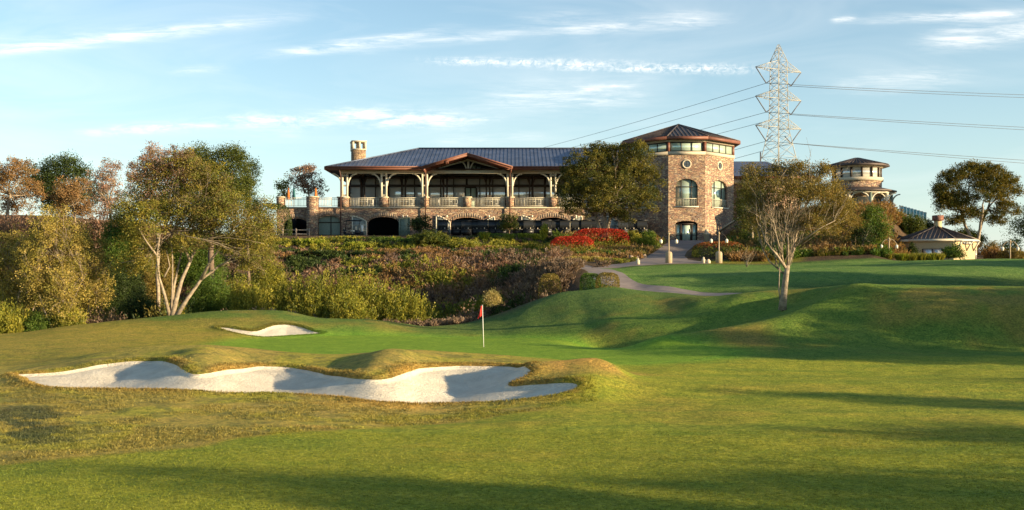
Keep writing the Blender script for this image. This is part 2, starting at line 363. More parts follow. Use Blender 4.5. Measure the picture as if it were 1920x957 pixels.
# ---------------------------------------------------------------- terrain
# each line runs across the view: (px, row, distance); rows are converted to heights where the line stands
def row(*a): return [(px, (HY-py)/F*Y, Y) for (px, py, Y) in a]
def zed(*a): return [(px, z, Y) for (px, z, Y) in a]
LINES = [
 zed((-900, -3.75, 6), (960, -3.7, 6), (2800, -3.7, 6)),
 row((-900, 957, 17), (0, 955, 17), (960, 957, 17), (1920, 955, 17), (2800, 950, 17)),
 row((-900, 850, 23), (0, 852, 23), (500, 850, 23), (960, 838, 24), (1500, 835, 24), (1920, 830, 24), (2800, 825, 24)),
 row((-900, 760, 31), (-60, 748, 31), (40, 740, 32), (150, 742, 32), (310, 744, 32), (430, 749, 32), (520, 752, 32), (600, 755, 32), (700, 767, 31.5), (800, 773, 31.3), (900, 770, 31.3), (1000, 763, 31.3), (1090, 757, 31.5), (1200, 757, 32), (1500, 752, 32), (1920, 748, 32), (2800, 740, 32)),
 row((-900, 720, 36), (-60, 712, 36), (40, 703, 36.5), (120, 699, 37), (200, 683, 38.8), (270, 677, 39.3), (320, 682, 38.3), (362, 702, 35.9), (400, 698, 36.6), (470, 689, 38.8), (540, 689, 39.3), (620, 703, 37.2), (700, 712, 35.2), (740, 706, 35.9), (790, 691, 38.3), (850, 687, 39), (930, 687, 39), (990, 688, 38.3), (1030, 693, 37.3), (1085, 701, 36.3), (1140, 708, 36), (1200, 716, 36), (1400, 722, 36), (1920, 715, 36), (2800, 700, 36)),
 row((-900, 700, 41), (0, 692, 41), (100, 678, 42), (200, 659, 43), (300, 648, 43.5), (380, 647, 43.3), (440, 651, 43), (540, 663, 42.3), (620, 669, 42), (700, 664, 41.3), (760, 657, 42), (850, 660, 42.5), (950, 667, 42.3), (1050, 677, 41.5), (1120, 686, 41.5), (1200, 692, 42), (1400, 692, 42.5), (1920, 692, 42.5), (2800, 680, 42)),
 zed((-900, -3.7, 46), (0, -3.5, 46), (150, -3.25, 47), (300, -3.15, 49), (440, -3.22, 50), (600, -3.3, 50), (760, -3.35, 50), (900, -3.38, 49), (1050, -3.42, 47), (1200, -3.42, 46.5), (1400, -3.35, 46.5), (1600, -3.3, 46.3), (1920, -3.25, 46), (2800, -3.1, 46)),
 row((-900, 650, 55), (0, 641, 55), (150, 630, 57), (300, 624, 59), (410, 622, 60), (500, 634, 59.5), (600, 631, 61), (700, 631, 62), (800, 633, 62), (900, 634, 62), (1000, 636, 60), (1080, 641, 58), (1150, 650, 56), (1250, 645, 53), (1400, 647, 51), (1600, 652, 50), (1920, 656, 49.5), (2800, 660, 49)),
 row((-900, 632, 59), (0, 632, 58.5), (150, 616, 61), (300, 604, 63), (410, 596, 64), (500, 600, 64), (600, 606, 64.5), (700, 610, 65), (800, 617, 66), (870, 616, 66), (930, 610, 66), (1000, 597, 66), (1080, 589, 65), (1150, 596, 62), (1230, 602, 60), (1300, 602, 58.5), (1400, 596, 57), (1500, 588, 56), (1600, 578, 55.5), (1750, 570, 54), (1920, 572, 53), (2800, 570, 53)),
 row((-900, 640, 61), (0, 626, 62), (150, 608, 64), (310, 592, 66.5), (430, 582, 68), (520, 583, 68), (600, 597, 67.5), (700, 600, 68), (760, 607, 69), (800, 611, 70), (870, 604, 71), (930, 588, 71), (1000, 562, 71), (1060, 547, 71.5), (1150, 543, 71), (1200, 548, 70), (1250, 557, 67), (1330, 557, 64), (1400, 549, 63), (1500, 542, 62), (1600, 534, 60.5), (1750, 537, 59), (1920, 541, 58), (2800, 545, 58)),
 zed((-900, -5.0, 74), (0, -5.2, 75), (300, -5.2, 78), (520, -5.3, 79), (800, -5.0, 79), (930, -4.2, 78), (1010, -2.4, 77), (1080, -.9, 76), (1140, -.5, 75.5), (1200, -.75, 74.5), (1250, -.8, 73), (1330, -1.05, 71), (1400, -1.0, 69.5), (1500, -.9, 69), (1700, -.9, 68), (1920, -1.0, 67), (2800, -1, 67)),
 zed((-900, -2, 88), (0, -3.3, 88), (300, -3.8, 88), (520, -3.7, 88), (800, -2.8, 88), (930, -1.6, 86), (1010, -.2, 84), (1080, .62, 83), (1130, .55, 82), (1200, .35, 81), (1300, .45, 80), (1500, .6, 78), (1700, .7, 77), (1920, .75, 76), (2800, .8, 76)),
 zed((-900, 1.8, 100), (0, .8, 100), (300, .0, 100), (520, -.3, 99), (800, .6, 98), (930, 1.0, 97), (1010, 1.2, 96), (1080, 1.15, 93), (1150, 1.05, 92), (1200, 1.2, 92), (1300, 1.28, 92), (1400, 1.3, 92), (1500, 1.4, 91), (1600, 1.5, 90), (1750, 1.55, 88), (1920, 1.65, 86), (2800, 1.8, 86)),
 zed((-900, 5, 112), (0, 4.4, 112), (300, 3.6, 112), (520, 3.4, 112), (800, 3.7, 112), (1010, 3.7, 112), (1150, 3.2, 110), (1220, 2.9, 108), (1300, 2.8, 107), (1380, 3.0, 106), (1450, 3.6, 105), (1550, 4.6, 105), (1630, 4.6, 106), (1675, 2.2, 106), (1720, 1.55, 105), (1920, 1.7, 105), (2800, 2, 105)),
 zed((-900, 7, 119), (0, 6.4, 119), (300, 5.2, 119), (520, 4.6, 118.5), (800, 4.75, 118), (1010, 4.75, 118), (1150, 4.55, 118), (1250, 4.2, 118), (1320, 4.15, 118), (1380, 4.6, 117), (1450, 5.9, 115), (1550, 7.0, 113), (1650, 7.1, 113), (1700, 4.9, 114), (1760, 2.2, 114), (1920, 2.3, 114), (2800, 2, 114)),
 zed((-900, 8, 135), (0, 7.9, 135), (300, 6.6, 135), (520, 4.8, 135), (800, 4.8, 135), (1250, 4.8, 135), (1400, 6.0, 135), (1550, 7.2, 135), (1650, 7.0, 135), (1750, 4.0, 135), (1920, 3.0, 135), (2800, 2, 135)),
 zed((-900, 7, 250), (0, 7, 250), (800, 4, 250), (1250, 4, 250), (1920, 2, 250), (2800, 1, 250)),
 zed((-900, -20, 900), (960, -20, 900), (2800, -20, 900)),
 zed((-900, -60, 6000), (960, -60, 6000), (2800, -60, 6000)),
]
PXT = np.linspace(-900, 2800, 741)
def pch(xs, ys, xq):
    xs = np.array(xs, float); ys = np.array(ys, float); h = np.diff(xs); d = np.diff(ys)/h
    m = np.zeros(len(xs)); m[0] = d[0]; m[-1] = d[-1]
    for i in range(1, len(xs)-1):
        if d[i-1]*d[i] > 0:
            w1 = 2*h[i]+h[i-1]; w2 = h[i]+2*h[i-1]; m[i] = (w1+w2)/(w1/d[i-1]+w2/d[i])
    i = np.clip(np.searchsorted(xs, xq)-1, 0, len(h)-1); t = (xq-xs[i])/h[i]
    return ((2*t**3-3*t**2+1)*ys[i]+(t**3-2*t**2+t)*h[i]*m[i]+(-2*t**3+3*t**2)*ys[i+1]+(t**3-t**2)*h[i]*m[i+1])
TY = []; TZ = []
for ln in LINES:
    a = np.array(ln); TY.append(pch(a[:, 0], a[:, 2], PXT)); TZ.append(pch(a[:, 0], a[:, 1], PXT))
TY = np.array(TY); TZ = np.array(TZ)           # K x N
ker = np.exp(-np.linspace(-2, 2, 5)**2); ker /= ker.sum()
def smr(A): return np.array([np.convolve(np.pad(r, 2, 'edge'), ker, 'valid') for r in A])
TY = smr(TY); TZ = smr(TZ)
H_ = np.diff(TY, axis=0); D_ = np.diff(TZ, axis=0)/H_
MM = np.zeros_like(TZ); MM[0] = D_[0]; MM[-1] = D_[-1]
for k in range(1, len(LINES)-1):
    same = D_[k-1]*D_[k] > 0
    w1 = 2*H_[k]+H_[k-1]; w2 = H_[k]+2*H_[k-1]
    with np.errstate(all='ignore'): MM[k] = np.where(same, (w1+w2)/(w1/D_[k-1]+w2/D_[k]), 0)
def base_z(x, y):
    x = np.asarray(x, float); y = np.asarray(y, float)
    px = np.clip(960+F*x/np.maximum(y, 17), -899, 2799)
    t = (px+900)/5.0; i = np.clip(t.astype(int), 0, 739); f = t-i
    lk = lambda A, k: A[k, i]*(1-f)+A[k, i+1]*f
    z = np.full(x.shape, -3.7)
    K = len(LINES); yc = np.clip(y, None, 5999)
    seg = np.zeros(x.shape, int)-1
    for k in range(K):
        seg = np.where(yc >= lk(TY, k), k, seg)
    s = np.clip(seg, 0, K-2)
    g = lambda A, k: A[k, i]*(1-f)+A[k, i+1]*f
    y0 = g(TY, s); y1 = g(TY, s+1); z0 = g(TZ, s); z1 = g(TZ, s+1); m0 = g(MM, s); m1 = g(MM, s+1)
    h = y1-y0; u = np.clip((yc-y0)/h, 0, 1)
    zz = (2*u**3-3*u**2+1)*z0+(u**3-2*u**2+u)*h*m0+(-2*u**3+3*u**2)*z1+(u**3-u**2)*h*m1
    return np.where(seg < 0, g(TZ, np.zeros_like(s)), zz)
def ridge(x, y, pts, amp, w):
    """a soft ridge (or hollow) along a polyline of (px, Y) points"""
    P = [(wx(a, b), b) for a, b in pts]; d = np.full(np.shape(x), 1e9)
    for i, (p, q) in enumerate(zip(P[:-1], P[1:])):
        vx, vy = q[0]-p[0], q[1]-p[1]; L2 = vx*vx+vy*vy
        t = np.clip(((x-p[0])*vx+(y-p[1])*vy)/L2, 0, 1)
        d = np.minimum(d, np.hypot(x-p[0]-t*vx, y-p[1]-t*vy))
    return amp*np.exp(-(d/w)**2)
def hill_z(x, y):
    z = base_z(x, y)
    z = z+ridge(x, y, [(1240, 53), (1360, 53.5), (1480, 54.5), (1600, 57.5)], .38, 1.5)
    z = z-ridge(x, y, [(1130, 57.5), (1250, 57), (1360, 57.5), (1470, 59.5)], .42, 1.6)
    z = z-ridge(x, y, [(1720, 51.5), (1930, 51)], .35, 1.5)
    z = z+ridge(x, y, [(1640, 57), (1960, 55)], .18, 2.2)
    z = z+ridge(x, y, [(372, 37.2), (385, 40.5)], .22, 1.1)
    z = z+ridge(x, y, [(712, 36.6), (735, 40)], .24, 1.1)
    z = z+ridge(x, y, [(1010, 36.6), (1110, 37.4)], .30, 1.1)
    z = z+ridge(x, y, [(1105, 34.6), (1125, 37)], .22, 1.0)
    z = z+ridge(x, y, [(1440, 67.2), (1650, 66)], .25, 1.3)
    z = z+(fbm(x, y, 7, 3)-.5)*.22*sstep(14, 20, y)*(1-.75*sstep(43, 46, y)*(1-sstep(61, 64, y))*(1-sstep(10, 14, x)))*(1-.7*sstep(26, 30, y)*(1-sstep(39, 43, y))*(1-sstep(2, 6, x)))
    z = z+(fbm(x+50, y, 1.3, 3)-.5)*.05*(1-.9*sstep(43.5, 45.5, y)*(1-sstep(61, 64, y))*(1-sstep(8, 12, x)))
    pad = sstep(-27, -25, x)*(1-sstep(28, 30, x))*sstep(116, 117.2, y)*(1-sstep(146, 150, y))
    return z*(1-pad)+(4.72*pad)*1.0+pad*np.clip((16.5-np.abs(x-0)*0-x)*0, 0, 0) - pad*.5*sstep(14, 18, x)
# -------- outlines
def spline(P, n=6):
    P = [np.array(p, float) for p in P]; out = []; N = len(P)
    for i in range(N):
        a, b, c, d = P[(i-1) % N], P[i], P[(i+1) % N], P[(i+2) % N]
        for k in range(n):
            t = k/n; out.append(.5*((2*b)+(-a+c)*t+(2*a-5*b+4*c-d)*t*t+(-a+3*b-3*c+d)*t**3))
    return np.array(out)
def drop(px, py, ya, yb):
    """where the line of sight through a pixel meets the ground between distances ya and yb"""
    Y = np.linspace(ya, yb, 400); z = hill_z(wx(px, Y), Y); r = HY-z/Y*F
    i = np.argmax(r <= py) if (r <= py).any() else 399
    return (wx(px, Y[i]), Y[i])
def sdf(P, x, y, margin=3.0):
    x = np.asarray(x, float); y = np.asarray(y, float)
    out = np.full(x.shape, 9.0)
    mn = P.min(0)-margin; mx = P.max(0)+margin
    m = (x > mn[0]) & (x < mx[0]) & (y > mn[1]) & (y < mx[1])
    if not m.any(): return out
    xs = x[m]; ys = y[m]; d = np.full(xs.shape, 1e9); ins = np.zeros(xs.shape, bool); N = len(P)
    for i in range(N):
        p = P[i]; q = P[(i+1) % N]; vx, vy = q-p; L2 = vx*vx+vy*vy+1e-12
        t = np.clip(((xs-p[0])*vx+(ys-p[1])*vy)/L2, 0, 1)
        d = np.minimum(d, (xs-p[0]-t*vx)**2+(ys-p[1]-t*vy)**2)
        c = (p[1] > ys) != (q[1] > ys)
        with np.errstate(all='ignore'): c &= xs < (q[0]-p[0])*(ys-p[1])/(q[1]-p[1])+p[0]
        ins ^= c
    d = np.sqrt(d); out[m] = np.where(ins, -d, d); return out
b1 = [(32, 703), (70, 701), (120, 697), (165, 689), (200, 683), (250, 678), (300, 677.5), (322, 682), (340, 692), (362, 702), (385, 701), (420, 695), (470, 689.5), (500, 687.5), (545, 690), (590, 698), (630, 706), (665, 711), (700, 712.5), (730, 710), (760, 700), (790, 691), (840, 687.5), (900, 687), (955, 688), (988, 690), (995, 697), (975, 711), (953, 720), (962, 725), (1000, 722), (1045, 719), (1078, 720), (1081, 727), (1062, 738), (1000, 749), (900, 757), (800, 759.5), (700, 755), (640, 747), (560, 742), (480, 740), (400, 738), (300, 733), (200, 732), (110, 730), (70, 722), (50, 712)]
SAND1 = spline([drop(a, b, 31, 41) for a, b in b1], 5)
b2 = [(410, 616), (425, 615), (450, 619), (478, 622), (500, 615), (520, 610), (545, 610), (570, 616), (590, 623), (606, 626), (580, 629), (550, 631), (510, 633.5), (470, 632), (440, 626)]
SAND2 = spline([drop(a, b, 56, 66) for a, b in b2], 5)
GREEN = spline([(wx(a, b), b) for a, b in [(425, 53.5), (500, 58.3), (600, 61), (700, 62.5), (800, 62.5), (950, 61.5), (1080, 58.5), (1150, 55.5), (1250, 52.5), (1365, 49.5), (1310, 47), (1200, 45.2), (1080, 45.2), (950, 45.6), (800, 46.5), (650, 47.5), (500, 49)]], 6)
def ribbon(P, w):
    P = np.array([(wx(a, b), b) for a, b in P]); Q = []
    for i in range(len(P)-1):
        a, b, c, d = P[max(i-1, 0)], P[i], P[i+1], P[min(i+2, len(P)-1)]
        for k in range(6):
            t = k/6; Q.append(.5*((2*b)+(-a+c)*t+(2*a-5*b+4*c-d)*t*t+(-a+3*b-3*c+d)*t**3))
    Q.append(P[-1]); Q = np.array(Q); T = np.gradient(Q, axis=0); Nn = np.stack([-T[:, 1], T[:, 0]], 1); Nn /= np.linalg.norm(Nn, axis=1)[:, None]
    return np.concatenate([Q+Nn*w/2, (Q-Nn*w/2)[::-1]])
PATH = ribbon([(985, 103), (1030, 98), (1075, 94), (1110, 89), (1128, 84), (1150, 79), (1190, 76), (1250, 73.8), (1310, 72), (1370, 70.5), (1450, 69), (1600, 66.5)], 2.6)
DRIVE = np.array([(wx(a, b), b) for a, b in [(1105, 91.5), (1150, 95.5), (1185, 96.5), (1205, 99), (1222, 105), (1243, 112), (1258, 117), (1262, 121.3), (1335, 121.3), (1330, 117), (1300, 112), (1288, 107), (1283, 102), (1290, 97.5), (1330, 94.4), (1330, 92.8), (1250, 92.6), (1170, 92.2)]])
# the driveway joins the path
def terr(x, y):
    z = hill_z(x, y)
    for P, dp in ((SAND1, .32), (SAND2, .3)):
        s = sdf(P, x, y)
        t = np.maximum(-s, 0)
        z = z-.09*sstep(0, .12, t)-dp*sstep(0, 2.2, t)+.10*np.exp(-(np.maximum(s, 0)/.45)**2)*(s > 0)*sstep(.0, .25, s)
    return z
# -------- grid
us = np.concatenate([-np.geomspace(20000, 1200, 30), np.linspace(-1180, -60, 110), np.arange(-50, 1975, 2.4), np.linspace(1980, 3200, 110), np.geomspace(3260, 22000, 30)])
rows = np.concatenate([np.linspace(-150, 4, 26), np.linspace(6, 15, 24), np.arange(15.3, 30, .14), np.arange(30, 44, .10), np.arange(44, 75, .22), np.arange(75, 130, .5), np.geomspace(130.5, 6000, 44)])
UU, RR = np.meshgrid(us, rows)
G = np.where(RR >= 12, RR, 12+(12-RR)*.9)
GX = (UU-960)/F*G
GX = np.clip(GX, -9000, 9000); NR, NC = GX.shape
X = GX.ravel(); Y = RR.ravel().copy(); Z = terr(X, Y)
idx = np.arange(NR*NC).reshape(NR, NC)
Q = np.stack([idx[:-1, :-1], idx[:-1, 1:], idx[1:, 1:], idx[1:, :-1]], -1).reshape(-1, 4)
regions = [('sand_bunker', SAND1), ('sand_bunker', SAND2), ('putting_green', GREEN), ('driveway', DRIVE), ('cart_path', PATH)]
extraV = []; polysR = {i: ([], []) for i in range(len(regions))}; leftover = []
nV = len(X); XL = list(zip([], [])); 
newv = {}
def cutv(i, j, si, sj):
    k = (min(i, j), max(i, j))
    if k in newv: return newv[k]
    t = si/(si-sj); a = np.array([X[i], Y[i]]); b = np.array([X[j], Y[j]]); p = a+(b-a)*t
    z = float(terr(np.array([p[0]]), np.array([p[1]]))[0])
    extraV.append((p[0], p[1], z)); newv[k] = nV+len(extraV)-1; return newv[k]
rest = Q
for ri, (nm, P) in enumerate(regions):
    newv = {}
    s = sdf(P, X, Y)
    sq = s[rest]; ins = sq.max(1) <= 0; out = sq.min(1) >= 0; cr = ~(ins | out)
    polysR[ri][0].extend([rest[ins]])
    for q in rest[cr]:
        A = []; B = []
        for a in range(4):
            i, j = int(q[a]), int(q[(a+1) % 4]); si, sj = s[i], s[j]
            (A if si <= 0 else B).append(i)
            if (si <= 0) != (sj <= 0):
                c = cutv(i, j, si, sj); A.append(c); B.append(c)
        if len(A) > 2: polysR[ri][1].append(A)
        if len(B) > 2: leftover.append(B)
    rest = rest[out]
AV = np.concatenate([np.stack([X, Y, Z], 1), np.array(extraV)]) if extraV else np.stack([X, Y, Z], 1)
# -------- ground colours (albedo of the sward by mowing zone, plus soil under the scrub)
def lin(c): return tuple(((int(c[i:i+2], 16)/255)/12.92 if int(c[i:i+2], 16) < 11 else ((int(c[i:i+2], 16)/255+.055)/1.055)**2.4) for i in (0, 2, 4))
vx, vy = AV[:, 0], AV[:, 1]
def mixc(c, col, w): return c*(1-w[:, None])+np.array(col)[None]*w[:, None]
C = np.tile(np.array([.200, .235, .013]), (len(AV), 1))                    # fairway
PXv = np.clip(960+F*vx/np.maximum(vy, 8), -3000, 5000)
n1 = fbm(vx, vy*1.0, 9, 4); n2 = fbm(vx+90, vy, 2.5, 4); n3 = fbm(vx-40, vy+30, 22, 3); n4 = fbm(vx*.35, vy*1.5+30, 1.6, 4)
# patchy tone of the fairway
C = mixc(C, (0.252, 0.224, 0.024), sstep(.48, .72, n1*.5+n2*.5)*.6)
C = mixc(C, (0.097, 0.171, 0.011), sstep(.52, .72, n4)*.4)
# rough round the bunkers and on the mounds: browner
edge = 31-2.6*np.clip((PXv-300)/700, -1, 1)*0+ (PXv-1100)*-.0025
bnd = np.interp(PXv, [-900, 0, 300, 560, 800, 1000, 1200], [18, 22.3, 24.0, 26.0, 28.2, 30.3, 33])
rg = sstep(-.5, .6, vy-bnd+(n2-.5)*2.2)*(1-sstep(980, 1190, PXv+n2*90))
C = mixc(C, (0.244, 0.186, 0.025), np.clip(rg*(.45+.75*sstep(.4, .65, n2)), 0, .9))
C = mixc(C, (0.374, 0.224, 0.042), rg*sstep(.52, .70, n1*.55+n4*.45)*.75*(1-sstep(36, 40, vy)))
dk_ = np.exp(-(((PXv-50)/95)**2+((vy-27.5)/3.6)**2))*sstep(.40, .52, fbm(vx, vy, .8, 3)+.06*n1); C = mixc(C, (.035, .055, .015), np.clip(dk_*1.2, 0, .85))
n5 = fbm(vx*1.2+7, vy*1.2, .55, 3); C = mixc(C, (.09, .10, .02), rg*sstep(.52, .66, n5)*.65)
s1 = sdf(SAND1, vx, vy); s2 = sdf(SAND2, vx, vy)
C = mixc(C, (0.325, 0.186, 0.030), np.exp(-(np.maximum(s1, 0)/.38)**2)*sstep(.4, .6, n2+.08)*.9)
C = mixc(C, (0.357, 0.201, 0.036), sstep(960, 1060, PXv)*(1-sstep(1120, 1240, PXv))*sstep(34.5, 36.5, vy)*(1-sstep(38.5, 40.5, vy))*sstep(.3, .6, n2)*.9)
# far mounds: left side yellow-olive, right side greener with brown crests
lm = sstep(52, 57, vy)*(1-sstep(760, 1000, PXv)); C = mixc(C, (0.275, 0.224, 0.022), lm*(.35+.5*sstep(.4, .6, n2)))
ll = sstep(40, 43, vy)*(1-sstep(350, 440, PXv)); C = mixc(C, (0.244, 0.217, 0.022), ll*(.3+.5*sstep(.4, .6, n2)))
rm = sstep(45.5, 47.5, vy)*sstep(1120, 1420, PXv+(vy-46)*60); C = mixc(C, (0.081, 0.156, 0.014), rm*.85)
cm = sstep(61, 64, vy)*sstep(820, 900, PXv); C = mixc(C, (0.090, 0.149, 0.016), cm*.8)
C = mixc(C, (0.212, 0.179, 0.025), (np.maximum(rm, cm)*sstep(.46, .62, n1*.6+n2*.4)*.7)*(1-sstep(66, 70, vy)))
C = mixc(C, (0.244, 0.193, 0.026), sstep(1600, 1680, PXv)*sstep(52, 53.5, vy)*(1-sstep(56, 58, vy))*sstep(.35, .6, n2)*.7)
C = mixc(C, (0.212, 0.112, 0.024), sstep(1130, 1200, PXv)*(1-sstep(1400, 1500, PXv))*sstep(49, 51, vy)*(1-sstep(53, 56, vy))*sstep(.4, .6, n1)*.35)
lawn = sstep(72, 75, vy)*sstep(1090, 1130, PXv)*(1-sstep(90, 92.2, vy)); C = mixc(C, (.125, .225, .03), lawn*.85); C = mixc(C, (.17, .25, .05), lawn*sstep(.5, .68, fbm(vx*.6, vy*1.4, 3.0, 4))*.6)
gs = sdf(GREEN, vx, vy); 
C = mixc(C, (0.122, 0.254, 0.012), np.exp(-(np.maximum(gs, 0)/1.3)**2)*.85)
# soil
soil = np.maximum(sstep(69.5, 73, vy+n2*2)*(1-sstep(985, 1040, PXv+ (n2-.5)*40+np.clip(vy-75, 0, 20)*-4+ -0*vy)), sstep(91.8, 93.2, vy+ n2*.6))
soil = np.maximum(soil, sstep(76, 78, vy)*(1-sstep(1085, 1110, PXv-(vy-78)*2)))
C = mixc(C, (.085, .062, .045), soil)
C = mixc(C, (.16, .12, .08), soil*sstep(.5, .7, n1)*.5)
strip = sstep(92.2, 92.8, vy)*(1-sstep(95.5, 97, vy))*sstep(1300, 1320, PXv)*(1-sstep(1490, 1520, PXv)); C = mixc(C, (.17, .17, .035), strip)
red = sstep(94, 96, vy)*sstep(1380, 1440, PXv)*(1-sstep(1600, 1700, PXv)); C = mixc(C, (.20, .085, .05), red*.6*sstep(.4, .6, n2))
C = mixc(C, (.10, .12, .04), sstep(125, 140, vy)*.6)
C[:, 2] += .028*(1-soil); fw_ = (1-soil)*(1-sstep(60, 70, vy))*.9; C[:, 0] *= 1+.36*fw_; C[:, 1] *= 1+.27*fw_
br_ = np.clip((C[:, 0]/C[:, 1]-1.0)*3, 0, 1)*(1-soil); C = mixc(C, (.235, .225, .075), br_*.48)
C = C*(1+.22*rg*(vy < 44))[:, None]
C = np.minimum(C, .42)
def compact(quads, polys, name, mat, col=None, **kw):
    fl = [int(i) for p in polys for i in p]
    used = np.unique(np.concatenate([np.asarray(quads).ravel().astype(int), np.array(fl, int)]))
    mp = np.full(len(AV), -1, dtype=np.int64); mp[used] = np.arange(len(used))
    o = mesh_np(name, AV[used], quads=mp[quads] if len(quads) else None, polys=[[int(mp[i]) for i in p] for p in polys], mat=mat, col=None if col is None else col[used], smooth=True)
    tag(o, **kw); return o
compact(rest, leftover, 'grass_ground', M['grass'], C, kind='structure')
GC = np.tile(np.array([.185, .30, .035]), (len(AV), 1)); GC = mixc(GC, (.235, .33, .04), sstep(.4, .65, n3)*.6)
for ri, (nm, P) in enumerate(regions):
    mt = {'sand_bunker': M['sand'], 'putting_green': M['green'], 'driveway': M['concrete'], 'cart_path': M['concrete']}[nm]
    compact(np.concatenate(polysR[ri][0]), polysR[ri][1], nm, mt, GC if nm == 'putting_green' else None, kind='structure')
def gz(x, y): return float(terr(np.array([float(x)]), np.array([float(y)]))[0])
def at(px, Y, dz=0): x = wx(px, Y); return Vector((x, Y, gz(x, Y)+dz))
# ---------------------------------------------------------------- clubhouse
YB = 125.0
def fx(px, Y=YB): return (px-960)/F*Y
def fz(py, Y=YB): return (HY-py)/F*Y
GZ = 4.72
club = empty('clubhouse', (0, YB, GZ), 'long two storey stone clubhouse with blue metal roof, timber porch and octagonal corner tower', 'clubhouse')
def part(mb, name, mat, parent=club, smooth=False, label=None):
    o = mb.build(name, mat, parent, smooth=smooth)
    if label: o['label'] = label
    return o
def sub(mb, name, mat, parent): 
    PW[parent.name] = PW.get(parent.name, tuple(parent.location)); return mb.build(name, mat, parent)
deck = fz(391)
# lower wall
ops = [(531, 577, 410, 420), (594, 639, 405, 417), (689, 748, 407, 418), (845, 907, 408, 419), (1005, 1067, 408, 419), (1160, 1222, 410, 420)]
w = MB(); w.arch_wall(fx(519), fx(1252), GZ-1.2, deck, [(fx(a), fx(b), GZ-1.2, fz(d), fz(c)) for a, b, c, d in ops], YB, .5)
w.box(fx(519), fx(519)+.5, YB+.5, 138, GZ-1.2, deck-.01)
wall = part(w, 'lower_wall', M['stone'])
# arch surrounds of upright stones
for a, b, c, d in ops:
    v = MB(); n = 15; xa, xb, zs, zt = fx(a)-.1, fx(b)+.1, fz(d), fz(c)+.1
    for i in range(n):
        t0 = -1+2*(i+.06)/n; t1 = -1+2*(i+.94)/n
        f = lambda t, e: (xa+(xb-xa)*(t+1)/2, zs+(zt-zs+e)*math.sqrt(max(0, 1-t*t*.97)))
        p0, p1, q1, q0 = f(t0, 0), f(t1, 0), f(t1, .38), f(t0, .38)
        v.add([(p0[0], YB-.05, p0[1]), (p1[0], YB-.05, p1[1]), (q1[0], YB-.05, q1[1]+.03), (q0[0], YB-.05, q0[1]+.03),
               (p0[0], YB+.1, p0[1]), (p1[0], YB+.1, p1[1]), (q1[0], YB+.1, q1[1]+.03), (q0[0], YB+.1, q0[1]+.03)],
              [(0, 1, 2, 3), (0, 4, 5, 1), (1, 5, 6, 2), (2, 6, 7, 3), (3, 7, 4, 0)])
    sub(v, 'arch_surround', M['archstone'], wall)
# rooms behind the arches
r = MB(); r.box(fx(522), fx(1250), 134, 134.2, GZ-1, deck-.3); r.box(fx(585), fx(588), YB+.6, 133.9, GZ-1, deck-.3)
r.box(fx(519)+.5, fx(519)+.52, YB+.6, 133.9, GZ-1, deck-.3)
part(r, 'cart_barn_back_wall', M['dark'])  # painted near black so the arches read as unlit
fl = MB(); fl.box(fx(521), fx(1252), YB-1.5, 134, GZ-.2, GZ+.03); part(fl, 'cart_barn_floor', M['concrete'])
# glazed arch with mullions
g = MB(); xa, xb = fx(594), fx(639); g.arch_wall(xa-.05, xb+.05, GZ-.2, fz(403), [], YB+.32, .03)
gw = part(g, 'window', M['screen'], label='arched window filled with pale green screens')
fr = MB()
for x in (xa+.04, (xa+xb)/2+.2, xb-.04): fr.box(x-.04, x+.04, YB+.22, YB+.31, GZ, fz(404))
for z in (fz(417), fz(441)): fr.box(xa, xb, YB+.215, YB+.305, z-.04, z+.04)
sub(fr, 'window_frame', M['darkbrown'], gw)
# barn door leaves folded back on the wall
def barn_leaf(xa, xb, zl, zr, white=True, name='barn_door'):
    y = YB-.12
    p = MB(); p.add([(xa, y, GZ), (xb, y, GZ), (xb, y, zr), (xa, y, zl), (xa, y+.06, GZ), (xb, y+.06, GZ), (xb, y+.06, zr), (xa, y+.06, zl)],
                    [(0, 1, 2, 3), (0, 4, 5, 1), (1, 5, 6, 2), (2, 6, 7, 3), (3, 7, 4, 0)])
    o = part(p, name, simple('leaf_panel', (.20, .22, .20), .6, var=.2) if white else M['screen'], label='pale framed barn door leaf folded open' if white else None)
    f = MB(); k = .07
    f.beam((xa, y-.03, GZ), (xa, y-.03, zl), k*1.6, .05); f.beam((xb, y-.03, GZ), (xb, y-.03, zr), k*1.6, .05)
    n = 5; crv = []
    for i in range(n+1):
        t = i/n; z = zl+(zr-zl)*(t**1.7 if zr < zl else 1-(1-t)**1.7); crv.append((xa+(xb-xa)*t, y-.035, z))
    for a, b in zip(crv[:-1], crv[1:]): f.beam(a, b, k*1.6, .1, up=(0, 1, 0))
    for z in (GZ+.9, GZ+1.5): f.beam((xa, y-.025, z), (xb, y-.025, z), .05, .06)
    f.beam(((xa+xb)/2, y-.02, GZ), ((xa+xb)/2, y-.02, min(zl, zr)), .05, .04)
    sub(f, 'door_frame', M['cream'] if white else M['screen'], o)
for (a, b, l_, r_, wh) in [(661, 687, 406, 415, 1), (749, 768, 411, 408, 0), (818, 844, 405, 417, 1), (908, 927, 418, 407, 1), (978, 1004, 405, 416, 1), (1068, 1091, 417, 406, 1), (1135, 1158, 406, 417, 1)]:
    barn_leaf(fx(a), fx(b), fz(l_), fz(r_), wh)
